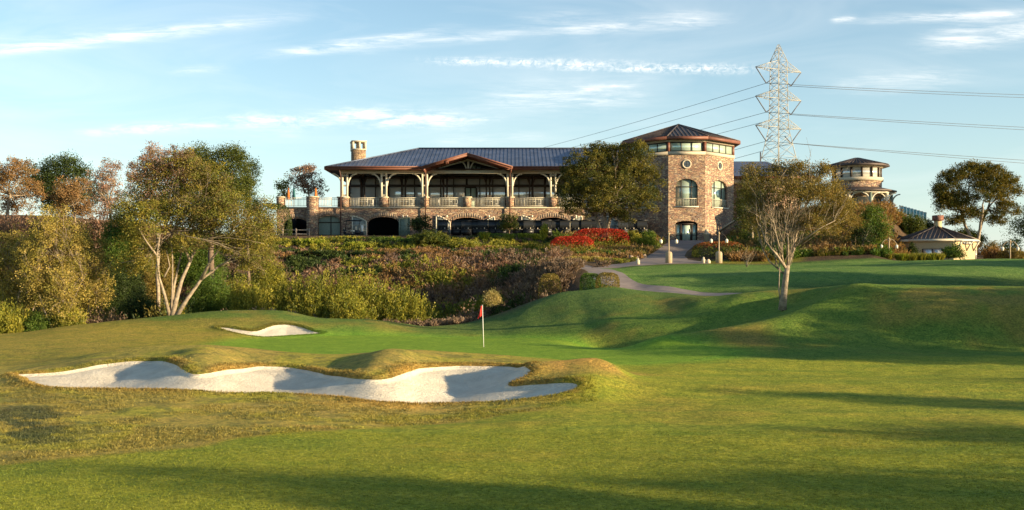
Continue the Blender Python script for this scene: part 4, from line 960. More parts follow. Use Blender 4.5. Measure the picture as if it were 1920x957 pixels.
# ---------------------------------------------------------------- foliage
RS = np.random.RandomState
def leaves(P, Nrm, size, cols, rs, asp=.6, flat=.5):
    """one small quad per leaf at P; size per leaf; random facing blended with Nrm; returns verts, quads, colours"""
    n = len(P)
    d = rs.randn(n, 3); d /= np.linalg.norm(d, axis=1)[:, None]
    N = d*(1-flat)+Nrm*flat; N /= np.linalg.norm(N, axis=1)[:, None]+1e-9
    a = rs.randn(n, 3); T = np.cross(N, a); T /= np.linalg.norm(T, axis=1)[:, None]+1e-9; B = np.cross(N, T)
    s = (size*(.6+.8*rs.rand(n)))[:, None]*.5
    V = np.stack([P-T*s-B*s*asp*.25, P-B*s*asp, P+T*s, P+B*s*asp], 1).reshape(-1, 3)
    return V, np.arange(4*n).reshape(n, 4), np.repeat(cols, 4, axis=0)
def blades(P, D, ln, wd, cols, rs):
    """narrow upright leaf at P pointing along D"""
    n = len(P); a = rs.randn(n, 3); T = np.cross(D, a); T /= np.linalg.norm(T, axis=1)[:, None]+1e-9
    l = (ln*(.6+.8*rs.rand(n)))[:, None]; w = (wd*(.7+.6*rs.rand(n)))[:, None]*.5
    V = np.stack([P-T*w*.6, P+D*l*.45-T*w, P+D*l, P+D*l*.45+T*w], 1).reshape(-1, 3)
    return V, np.arange(4*n).reshape(n, 4), np.repeat(cols, 4, axis=0)
def pick(pal, n, rs, jit=.18):
    pal = np.array([p[:3] for p in pal]); w = None
    c = pal[rs.randint(0, len(pal), n)]
    return c*(1+jit*rs.randn(n, 1)).clip(.5, 1.6)
def crown_cloud(blobs, lf, dens, pal, seed, clump=.45, per=34, shell=.33, low=-.55, flat=.35, grad=None):
    """leaf clumps spread through a set of ellipsoids (x, y, z, rx, ry, rz)"""
    rs = RS(seed); PC = []; NN = []
    for (x, y, z, rx, ry, rz) in blobs:
        area = 4*math.pi*((rx*ry)**1.6/3+(rx*rz)**1.6/3+(ry*rz)**1.6/3)**(1/1.6)
        n = int(area*dens/per/lf**2*1.9)+3
        d = rs.randn(n, 3); d /= np.linalg.norm(d, axis=1)[:, None]; d[:, 2] = np.where(d[:, 2] < low, -d[:, 2], d[:, 2])
        r = rs.rand(n)**shell*(1+.10*np.clip(rs.randn(n), -1.5, 1.0))
        PC.append(np.array([x, y, z])+d*r[:, None]*np.array([rx, ry, rz])); NN.append(d)
    PC = np.concatenate(PC); NN = np.concatenate(NN); n = len(PC)
    cc = pick(pal, n, rs)
    if grad is not None: cc = grad(PC, cc, rs)
    m = rs.poisson(per, n)+4; id_ = np.repeat(np.arange(n), m); tot = len(id_)
    cr = clump*(.55+.9*rs.rand(n)); off = np.clip(rs.randn(tot, 3), -1.5, 1.5)*.85*cr[id_][:, None]*np.array([.62, .62, .48]); 
    P = PC[id_]+off; Nr = NN[id_]*.5+off/(np.linalg.norm(off, axis=1)[:, None]+1e-6)*.5+np.array([0, 0, .25])
    col = cc[id_]*(1+.16*rs.randn(tot, 1)).clip(.5, 1.5)
    return leaves(P, Nr, np.full(tot, lf), col, rs, flat=flat), PC
def merge(parts):
    V = []; Q = []; C = []; n = 0
    for v, q, c in parts: V.append(v); Q.append(q+n); C.append(c); n += len(v)
    return np.concatenate(V), np.concatenate(Q), np.concatenate(C)
PAL = {
 'oak': [(.040, .055, .012), (.055, .070, .014), (.075, .085, .016), (.030, .042, .010), (.095, .095, .018)],
 'olive': [(.085, .090, .018), (.110, .105, .020), (.065, .075, .016), (.150, .125, .022), (.12, .095, .02)],
 'brownolive': [(.12, .092, .026), (.10, .082, .020), (.15, .105, .032), (.08, .070, .018), (.17, .13, .032)],
 'gold': [(.20, .155, .040), (.17, .135, .032), (.24, .185, .055), (.13, .115, .024), (.10, .09, .02)],
 'rust': [(.17, .098, .042), (.20, .118, .05), (.14, .085, .038), (.19, .125, .055), (.12, .078, .032)],
 'pink': [(.22, .13, .10), (.18, .11, .08), (.25, .16, .11), (.15, .095, .065), (.12, .09, .05)],
 'green': [(.045, .080, .014), (.060, .100, .016), (.035, .060, .012), (.085, .115, .02)],
 'lime': [(.17, .20, .02), (.22, .24, .03), (.13, .17, .018), (.26, .25, .04)],
 'yellowgreen': [(.15, .145, .022), (.19, .17, .025), (.11, .115, .018), (.075, .085, .014)],
 'red': [(.36, .022, .015), (.44, .04, .02), (.28, .018, .012), (.30, .07, .02)],
 'darkgreen': [(.022, .036, .010), (.030, .045, .012), (.040, .055, .014), (.018, .028, .010)],
 'dry': [(.20, .14, .10), (.16, .11, .08), (.24, .17, .12), (.13, .085, .06)],
 'drypink': [(.205, .115, .075), (.15, .092, .065), (.22, .145, .10), (.13, .088, .07), (.10, .075, .062)],
 'grassy': [(.30, .25, .07), (.36, .28, .08), (.24, .21, .05), (.40, .33, .12)],
 'palebush': [(.42, .33, .13), (.48, .39, .18), (.34, .27, .09), (.26, .24, .08)],
}
for k_, g_ in {'oak': 1.75, 'olive': 1.8, 'brownolive': 1.7, 'gold': 1.85, 'rust': 1.6, 'pink': 1.6, 'green': 1.7, 'lime': 1.25, 'yellowgreen': 1.75, 'red': 1.1, 'darkgreen': 1.7, 'dry': 1.2, 'drypink': 1.35, 'grassy': 1.2, 'palebush': 1.1}.items(): PAL[k_] = [(r*g_, g*g_, b*g_*1.0) for r, g, b in PAL[k_]]
def limb(mb, a, b, r0, r1, rs, wob=.06, seg=5, n=6, sag=0):
    a = np.array(a, float); b = np.array(b, float); L = np.linalg.norm(b-a); pts = []
    o = rs.randn(3)*wob*L
    for i in range(seg+1):
        t = i/seg; p = a+(b-a)*t+o*math.sin(math.pi*t)+rs.randn(3)*wob*L*.18*(0 < i < seg); p[2] += sag*L*math.sin(math.pi*t)
        pts.append(tuple(p))
    mb.tube(pts, [r0+(r1-r0)*i/seg for i in range(seg+1)], n)
    return pts
TREES = {}
def tree(name, base, label, cat, blobs, pal, lf, dens=1.0, trunk_r=.2, fork=1.5, trunks=1, lean=0, bark='barkpale', seed=1, clump=.45, per=34, shell=.33, group=None, low=-.55, twigs=5, spread=.5, extra=None, grad=None, crown='crown'):
    """blobs are relative to the base; limbs run from the fork into every blob"""
    rs = RS(seed); r = empty(name, base, label, cat, group)
    B = np.array(base); bl = [(x+B[0], y+B[1], z+B[2], a, b, c) for (x, y, z, a, b, c) in blobs]
    (V, Q, C), PC = crown_cloud(bl, lf, dens, PAL[pal] if isinstance(pal, str) else pal, seed, clump, per, shell, low, grad=grad)
    mesh_np(crown, V, quads=Q, mat=M['leaf'], parent=r, col=C)
    mb = MB(); forks = []
    for k in range(trunks):
        a = 2*math.pi*(k+.3)/max(1, trunks); sp = spread*(trunks > 1)
        fk = (B[0]+lean*fork+math.cos(a)*sp*fork*.5, B[1]+math.sin(a)*sp*fork*.3, B[2]+fork)
        limb(mb, (B[0]+math.cos(a)*trunk_r*.6*(trunks > 1), B[1], B[2]-.4), fk, trunk_r*1.15, trunk_r*.8, rs, .03, 6, 8); forks.append(fk)
    for i, (x, y, z, a, b, c) in enumerate(bl):
        fk = min(forks, key=lambda f: (f[0]-x)**2+(f[1]-y)**2*.3+rs.rand()*.2)
        rr = trunk_r*.62
        pts = limb(mb, fk, (x, y, z-c*.25), rr, rr*.3, rs, .07, 6, 6)
        near = PC[(np.abs(PC-np.array([x, y, z]))/np.array([a, b, c])).max(1) < 1]
        if len(near):
            for k in range(twigs):
                q = near[rs.randint(len(near))]; p = pts[rs.randint(2, 6)]; limb(mb, p, q, rr*.28, .012, rs, .08, 4, 4)
    if extra: extra(mb, B, rs)
    mb.build('trunk', M[bark], r, smooth=True)
    return r
def ptree(name, px0, px1, py0, py1, Y, label, cat, pal, n=9, seed=1, base_px=None, base_py=None, depth=.8, blobs=None, lf=None, fork=.35, **kw):
    """a tree whose crown spans the given picture box at distance Y; the trunk stands on the ground"""
    rs = RS(seed+100); s = Y/F; bx = (px0+px1)/2 if base_px is None else base_px
    b = at(bx, Y) if base_py is None else Vector((wx(bx, Y), Y, wz(base_py, Y)))
    if blobs is None:
        cx, cy, rx, ry = (px0+px1)/2, (py0+py1)/2, (px1-px0)/2, (py1-py0)/2; blobs = []
        for i in range(n):
            a = 2*math.pi*i/n+rs.rand()*.5; k = .55+.12*rs.rand() if i else 0
            r = .40+.12*rs.rand() if i else .55
            blobs.append((cx+rx*k*math.cos(a), cy-ry*k*math.sin(a), rx*r, ry*r*1.05, (rs.rand()-.5)*depth*rx*1.0))
    bb = []
    for (x, y, a, c, d) in blobs: bb.append(((x-960)*s-b.x, d*s, (HY-y)*s-b.z, a*s, (a*.5+c*.5)*s, c*s))
    H = (b.z*-1+(HY-py1)*s)
    lf = lf or max(.07, Y*.0012)
    return tree(name, tuple(b), label, cat, bb, pal, lf, seed=seed, fork=max(.4, kw.pop('forkz', H+ (py1-py0)*s*fork)), **kw)
def shrub_mesh(w, h, pal, lf, seed, style='round', dens=1.0, d=None, top=None, topfrac=.6):
    rs = RS(seed); d = d or w*.8; V = None
    if style == 'round':
        bl = []; n = max(3, int(4+w))
        for i in range(n):
            a = 2*math.pi*i/n+rs.rand(); k = .55; r = .36+.16*rs.rand()
            bl.append((math.cos(a)*w/2*k, math.sin(a)*d/2*k, h*(.35+.12*rs.rand()), w/2*r, d/2*r*1.1, h*.42*(.8+.4*rs.rand())))
        bl.append((0, 0, h*.5, w*.32, d*.32, h*.5))
        (V, Q, C), _ = crown_cloud(bl, lf, dens, PAL[pal], seed, clump=.16+.06*min(w, h), per=20, shell=.4, low=-.3)
    elif style == 'hedge':
        n = int((w*d+2*(w+d)*h)*dens*1.4/lf**2); u = rs.randn(n, 3); p = 4.0
        u /= (np.abs(u)**p).sum(1)[:, None]**(1/p); u[:, 2] = np.abs(u[:, 2]); r = (1-.16*rs.rand(n)**2)*(1+.04*fbm(u[:, 0]*3+seed, u[:, 1]*3+u[:, 2]*2, 1)*2)
        P = u*r[:, None]*np.array([w/2, d/2, h]); V, Q, C = leaves(P, u, np.full(n, lf), pick(PAL[pal], n, rs), rs, flat=.4)
    elif style in ('spray', 'grass', 'scrub'):
        ns = int((26 if style == 'spray' else 40)*max(1, w*d)**.8*dens); V_ = []
        a = rs.rand(ns)*2*math.pi; rr = np.sqrt(rs.rand(ns)); x0 = np.cos(a)*rr*w*.36; y0 = np.sin(a)*rr*d*.36
        hh = h*(.55+.5*rs.rand(ns))*(1-.45*rr**2)
        if style == 'grass': hh = h*(.7+.4*rs.rand(ns))
        out = .30 if style == 'spray' else .5
        dx = np.cos(a)*rr*out+rs.randn(ns)*.09; dy = np.sin(a)*rr*out+rs.randn(ns)*.09
        lps = {'spray': int(26*h/1.5)+14, 'scrub': 18, 'grass': 5}[style]
        id_ = np.repeat(np.arange(ns), lps); t = rs.rand(len(id_))**.8
        if style == 'grass': t = t*.25
        P = np.stack([x0[id_]+dx[id_]*hh[id_]*t, y0[id_]+dy[id_]*hh[id_]*t, hh[id_]*t], 1)+rs.randn(len(id_), 3)*.05*min(w, 1.6)*(style != 'grass')
        D = np.stack([dx[id_], dy[id_], np.ones(len(id_))], 1)+rs.randn(len(id_), 3)*(.38 if style != 'grass' else .12); D /= np.linalg.norm(D, axis=1)[:, None]
        cc = pick(PAL[pal], ns, rs, .15)[id_]*(1+.15*rs.randn(len(id_), 1)).clip(.5, 1.5)
        V, Q, C = blades(P, D, np.full(len(id_), lf*2.0 if style != 'grass' else h*.8), np.full(len(id_), lf*.8 if style != 'grass' else lf*.55), cc, rs)
    if top:
        zc = V[:, 2].reshape(-1, 4).mean(1); m = (zc+rs.randn(len(zc))*h*.10 > h*topfrac); cc = pick(PAL[top], len(zc), rs)
        C = C.reshape(-1, 4, 3).copy(); C[m] = cc[m][:, None, :]; C = C.reshape(-1, 3)
    return V, Q, C
def shrub(name, px0, px1, py0, Y, label, cat, pal, style='round', seed=1, group=None, dz=0, base_py=None, **kw):
    """a shrub between picture columns px0..px1 whose top reaches row py0 at distance Y"""
    cx = (px0+px1)/2; b = at(cx, Y); w = (px1-px0)*Y/F; h = max(.3, wz(py0, Y)-b.z) if base_py is None else (base_py-py0)*Y/F
    if base_py is not None: b.z = wz(base_py, Y)
    V, Q, C = shrub_mesh(w, h+.15, pal, kw.pop('lf', max(.06, Y*.00105)), seed, style, **kw)
    V = V.copy(); V[:, 2] -= .15
    o = mesh_np(name, V, quads=Q, mat=M['leaf'], col=C); o.location = b
    return tag(o, label, cat, group)
# ================================================================ the trees, left to right
BR = lambda *a: list(a)
# T: many-stemmed tree on the crest
def tan_limbs(mb, B, rs):
    s = 67.5/F
    def q(px, py, dy=0): return (wx(px, 67.5), 67.5+dy, wz(py, 67.5))
    for pts, r0, r1 in [([(322, 596, 0), (330, 560, .1), (338, 525, .3), (352, 490, .5), (366, 455, .6), (375, 420, .6)], .19, .05),
                        ([(318, 594, 0), (312, 555, -.3), (304, 520, -.6), (302, 480, -.8), (310, 440, -1)], .13, .04),
                        ([(320, 592, 0), (318, 540, .8), (322, 505, 1.2), (330, 470, 1.2)], .13, .04),
                        ([(330, 594, 0), (350, 560, .2), (374, 524, .4), (405, 500, .6), (440, 486, .7)], .165, .04),
                        ([(374, 524, .4), (395, 488, .1), (420, 455, 0), (440, 425, 0)], .12, .03), ([(405, 500, .6), (425, 490, .3), (450, 462, .2)], .09, .02),
                        ([(352, 490, .5), (340, 455, .2), (325, 430, .2)], .10, .03), ([(302, 480, -.8), (285, 455, -1), (270, 430, -1)], .08, .02), ([(312, 520, -.5), (322, 500, -.4), (318, 470, -.6)], .07, .02)]:
        P = [q(*p) for p in pts]; n = len(P); mb.tube(P, [r0+(r1-r0)*(i/(n-1))**.7 for i in range(n)], 8)
ptree('crest_tree', 215, 525, 280, 520, 67.5, 'big olive green tree with several pale stems leaning out on the crest', 'tree', 'olive', seed=5, base_px=322, base_py=596,
      blobs=[(290, 340, 55, 45, 20), (345, 330, 45, 40, 0), (240, 400, 38, 45, 20), (285, 420, 45, 40, -30), (330, 385, 50, 45, 30), (390, 350, 48, 45, 0), (430, 400, 50, 42, -20), (380, 430, 40, 32, 30), (455, 445, 42, 38, 0), (492, 420, 30, 50, 20), (490, 470, 28, 42, -10), (270, 470, 30, 25, -10), (250, 440, 28, 30, 0), (425, 470, 30, 22, 40), (340, 300, 30, 25, 0), (305, 465, 30, 24, 25), (352, 462, 34, 24, -15), (405, 455, 30, 26, 10), (395, 385, 40, 36, 40), (235, 500, 20, 24, 0), (285, 500, 24, 20, -30), (465, 500, 30, 22, 20), (330, 422, 46, 30, 30), (400, 418, 46, 30, 20), (362, 400, 40, 30, -25), (300, 395, 34, 30, 10)],
      trunk_r=.045, dens=.85, clump=.38, per=34, lf=.095, extra=tan_limbs, twigs=9, shell=.4,
      grad=lambda P, c, rs: np.where((P[:, 2:3] > wz(345, 67.5)) & (P[:, 0:1] < wx(352, 67.5)) & (rs.rand(len(c), 1) < .55), np.array([[.20, .12, .075]]), np.where((P[:, 0:1] > wx(350, 67.5)) & (rs.rand(len(c), 1) < .35), np.array([[.18, .14, .06]]), c)))
# golden willow thicket at the far left
for i, (a, b, t, Y, sd, lb) in enumerate([(-30, 90, 420, 69, 1, 'golden brown willow at the far left edge of the crest'), (45, 175, 385, 67, 2, 'tallest golden willow bush, feathery, at left of the crest'), (100, 215, 425, 70, 3, 'golden green willow beside the tallest feathery one, towards the pale stemmed tree')]):
    ptree('willow', a, b, t, 600, Y, lb, 'willow', 'gold', seed=20+sd, n=12, trunks=4, trunk_r=.05, dens=.46, clump=.30, per=26, lf=.085, shell=.6, twigs=26, spread=.9, low=-1, group='golden willows at the left')
ptree('oak', 335, 484, 272, 420, 92, 'tall dark green oak rising behind the pale stemmed tree', 'tree', [(.065, .088, .02), (.09, .11, .022), (.12, .13, .025), (.05, .068, .016)], seed=31, n=11, trunk_r=.25, bark='barkdark', clump=.55, dens=.9, base_px=400)
ptree('oak', 445, 492, 300, 430, 96, 'narrow blue green oak at the right flank of the tall dark oak', 'tree', 'darkgreen', seed=33, n=6, trunk_r=.15, bark='barkdark', dens=.7)
ptree('pistachio', 240, 352, 276, 430, 88, 'rusty brown tree left of the tall dark oak', 'tree', 'pink', seed=34, n=10, trunk_r=.15, dens=.55, clump=.4)
ptree('pistachio', -40, 78, 300, 402, 112, 'orange brown tree at the far left edge on the hilltop', 'tree', 'rust', seed=35, n=9, trunk_r=.18, dens=.7)
ptree('oak', 42, 190, 297, 410, 118, 'broad dark oak on the hilltop at left behind orange trees', 'tree', 'darkgreen', seed=36, n=11, trunk_r=.3, bark='barkdark', dens=.8, clump=.6)
ptree('pistachio', 95, 185, 334, 420, 108, 'low orange tree in front of the broad dark oak', 'tree', 'rust', seed=37, n=8, trunk_r=.12, dens=.6)
ptree('pistachio', 168, 240, 306, 420, 102, 'brown half bare tree between the dark oak and the rusty tree', 'tree', 'pink', seed=38, n=8, trunk_r=.12, dens=.38, twigs=10)
ptree('olive_tree', 535, 620, 312, 372, 131, 'small pink grey tree behind the left terrace', 'tree', 'pink', seed=39, n=8, trunk_r=.12, dens=.5, base_py=400)
ptree('olive_tree', 514, 552, 334, 378, 130, 'small dark bushy tree at the left end of the terrace', 'tree', 'olive', seed=40, n=5, trunk_r=.1, dens=.6, base_py=405)
# big oak before the clubhouse
ptree('oak', 1038, 1250, 266, 435, 111, 'large round dense oak with pale forked trunk in front of the clubhouse', 'tree', [(.080, .085, .018), (.115, .112, .022), (.16, .14, .028), (.058, .066, .016), (.19, .16, .03)], seed=42, base_px=1132, base_py=440,
      blobs=[(1105, 325, 55, 50, 0), (1090, 375, 50, 42, -20), (1140, 310, 48, 42, 30), (1190, 320, 50, 48, 0), (1215, 345, 34, 50, 10), (1200, 385, 42, 32, -20), (1140, 370, 55, 45, -45), (1075, 350, 38, 48, 20), (1130, 395, 40, 28, -30), (1165, 350, 45, 50, 50), (1120, 290, 26, 22, 0), (1150, 285, 22, 18, 0), (1075, 395, 25, 20, 0), (1200, 285, 26, 20, 0), (1165, 410, 26, 16, -20)],
      trunk_r=.2, dens=.8, clump=.42, per=55, lf=.14, trunks=3, spread=.9, forkz=2.0, twigs=3)
# half-bare tree on the near mound
def twiggy(mb, B, rs):
    Y0 = 58.0
    def q(px, py, d=0): return np.array((wx(px, Y0), Y0+d, wz(py, Y0)))
    tr = [(1467, 582, 0), (1470, 550, 0), (1474, 520, .05), (1478, 498, .1)]
    mb.tube([tuple(q(*p)) for p in tr], [.23, .175, .155, .12], 9)
    heads = []
    for pts, r in [([(1478, 498, .1), (1490, 465, .2), (1495, 440, .3), (1510, 415, .3), (1545, 400, .4)], .12), ([(1476, 505, .1), (1455, 480, -.3), (1432, 455, -.5), (1420, 420, -.6)], .10), ([(1478, 498, .1), (1476, 450, -.2), (1468, 410, -.3)], .09),
                   ([(1472, 515, .1), (1445, 490, .3), (1435, 470, .5), (1425, 430, .6), (1432, 395, .7)], .06), ([(1480, 490, .1), (1482, 440, .6), (1486, 400, .7)], .08), ([(1495, 440, .3), (1500, 400, -.2), (1520, 370, -.4)], .07), ([(1470, 495, 0), (1448, 440, -.8), (1440, 400, -1)], .06), ([(1490, 465, .2), (1530, 430, -.5), (1560, 415, -.6)], .07)]:
        P = [q(*p) for p in pts]; n = len(P); mb.tube([tuple(p) for p in P], [.85*r*(1-.75*i/(n-1)) for i in range(n)], 6)
        for i in range(1, n):
            for k in range(5):
                a = P[i]+(P[i-1]-P[i])*rs.rand(); d = np.array([(a[0]-B[0])*.22+rs.randn()*.35, rs.randn()*.5, 1.3+rs.rand()*.7]); e = a+d*(.7+.8*rs.rand()); limb(mb, a, e, .020, .007, rs, .06, 4, 4)
                for j in range(3):
                    a2 = a+(e-a)*(.3+.6*rs.rand()); e2 = a2+(d+rs.randn(3)*.55)*.5; limb(mb, a2, e2, .010, .005, rs, .08, 3, 3)
ptree('half_bare_tree', 1378, 1602, 306, 500, 58, 'half bare tree with brown olive crown standing alone on the near mound', 'tree', 'brownolive', seed=50, base_px=1468, base_py=580,
      blobs=[(1425, 350, 42, 40, 0), (1480, 340, 48, 36, 20), (1530, 345, 42, 38, 0), (1560, 375, 36, 34, -10), (1500, 375, 50, 28, -25), (1435, 385, 38, 26, 20), (1400, 375, 22, 28, 0), (1575, 405, 24, 22, 0), (1540, 400, 30, 18, 10), (1455, 322, 24, 18, 0), (1540, 322, 24, 18, 0), (1470, 365, 40, 26, -45), (1520, 365, 36, 26, -45), (1410, 330, 24, 22, 0), (1585, 390, 20, 24, 10), (1490, 318, 26, 16, -10), (1415, 415, 26, 26, 10), (1520, 420, 34, 22, -10), (1560, 430, 26, 20, 10), (1465, 405, 36, 24, 20)],
      trunk_r=.03, dens=.62, clump=.30, per=26, lf=.075, shell=.5, twigs=8, extra=twiggy)
ptree('garden_tree', 1378, 1440, 335, 470, 104, 'dark olive tree beside the tower, half hidden behind the lone half bare tree', 'tree', 'oak', seed=52, n=8, trunk_r=.15, dens=.6)
ptree('garden_tree', 1545, 1618, 365, 455, 97, 'small brown crowned tree with dark twin trunks at the lawn edge', 'tree', 'brownolive', seed=53, n=7, trunk_r=.14, trunks=2, dens=.7, base_px=1600, bark='barkdark')
ptree('garden_tree', 1612, 1668, 392, 458, 98, 'bright green bushy tree below the round pavilion', 'tree', 'green', seed=54, n=8, trunk_r=.12, dens=1.0, base_px=1632)
ptree('garden_tree', 1598, 1640, 425, 462, 96, 'small round dark green tree beside the bright green bushy one', 'tree', 'darkgreen', seed=55, n=6, trunk_r=.09, dens=1.0)
ptree('sycamore', 1748, 1916, 305, 430, 116, 'spreading olive and bronze tree behind the starter house', 'tree', [(.08, .085, .014), (.13, .11, .018), (.20, .15, .025), (.06, .065, .012), (.17, .13, .02)], seed=56, base_px=1832, base_py=452,
      blobs=[(1785, 345, 32, 28, 0), (1820, 328, 36, 24, 0), (1855, 335, 36, 28, 0), (1890, 355, 26, 32, 0), (1800, 380, 34, 26, 10), (1775, 385, 22, 26, 0), (1845, 365, 36, 26, -15), (1885, 395, 28, 20, 0), (1825, 405, 30, 16, 0), (1870, 415, 18, 12, 0), (1790, 415, 20, 12, 0), (1760, 365, 13, 20, 0)],
      trunk_r=.15, dens=1.7, clump=.42, per=40, lf=.13, trunks=3, spread=1.0, forkz=3.4, twigs=5)
ptree('oak', 1896, 1990, 385, 460, 70, 'dark tree poking in at the right edge of the view', 'tree', 'oak', seed=57, n=6, trunk_r=.15, dens=.7)
for i, (a, b, t, Y, pl, lb) in enumerate([(1842, 1885, 455, 118, 'brownolive', 'small bronze tree right of the starter house'), (1880, 1925, 450, 121, 'green', 'round green bush tree near the right edge'), (1815, 1850, 452, 122, 'rust', 'low rusty bush tree beside the right wall of the starter house')]):
    ptree('small_tree', a, b, t, 480, Y, lb, 'tree', pl, seed=70+i, n=5, trunk_r=.08, dens=.8, fork=.2)
# trees before the clubhouse wall
ptree('ornamental_tree', 770, 812, 405, 437, 121, 'small dark round tree before the clubhouse between two arches', 'tree', 'darkgreen', seed=58, n=6, trunk_r=.08, dens=1.0, bark='barkdark')
ptree('ornamental_tree', 934, 978, 404, 436, 121, 'small olive tree before the clubhouse beneath the right foot of the gable', 'tree', 'oak', seed=59, n=6, trunk_r=.08, dens=.8, bark='barkdark')
# sapling
def sap(mb, B, rs):
    for k in range(7): limb(mb, (B[0], B[1], B[2]), (B[0]+rs.randn()*.45, B[1]+rs.randn()*.3, B[2]+.7+rs.rand()*1.0), .02, .006, rs, .06, 4, 4)
tree('sapling', tuple(at(1400, 88)), 'thin nearly leafless sapling on the lawn left of the lone tree', 'sapling', [(0, 0, .9, .5, .4, .5)], 'dry', .06, dens=.12, trunk_r=.03, fork=.5, seed=61, clump=.2, per=8, extra=sap)
# trees standing to the right of the frame throw the long shadows over the fairway and the lawn
for i, (x, y, h, w, lb) in enumerate([(44.5, .6, 8.5, 10, 'broad oak out of the picture on the right, nearest the camera'), (51, 6.3, 8.6, 10, 'broad oak out of the picture on the right beside the nearest one'), (32, 3.2, 8.3, 3.4, 'slim oak out of the picture on the right, nearest the fairway edge'),
    (46, 16.6, 8.4, 2.6, 'slim oak out of the picture on the right opposite the bunker'), (48, 8.9, 8.0, 2.2, 'slimmest oak out of the picture on the right'), (48, 22.5, 7.0, 2.4, 'small oak out of the picture on the right opposite the flag'), (56, 32, 8.0, 6, 'round oak out of the picture on the right opposite the green'),
    (44, 36, 8.0, 7, 'oak right of the mounds, first of three out of the picture'), (47, 42.5, 9.0, 8, 'oak right of the mounds, second of three out of the picture'), (50, 49.5, 9.0, 7, 'oak right of the mounds, third of three out of the picture'),
    (57, 51.5, 10.5, 7, 'oak right of the lawn, first of the row out of the picture'), (58, 58, 10.5, 6.5, 'oak right of the lawn, middle one of the row out of the picture'), (61, 68.5, 9.5, 6, 'oak right of the lawn, last of the row out of the picture')]):
    z = gz(x, y); nb = []; rs = RS(90+i)
    for k in range(8): a = 2*math.pi*k/8; nb.append((math.cos(a)*w*.28, math.sin(a)*w*.28, h*(.60+.14*math.sin(k*2.6)), w*.27, w*.27, h*.24))
    tree('shade_oak', (x, y, z), lb, 'tree', nb, 'oak', .22 if w > 4 else .15, dens=.9, trunk_r=.3, fork=h*.3, seed=90+i, clump=.6)
PAL['redrust'] = [(.34, .09, .03), (.28, .06, .02), (.22, .11, .03), (.16, .12, .03)]
ORD = 'first second third fourth fifth sixth seventh eighth ninth tenth eleventh last'.split()
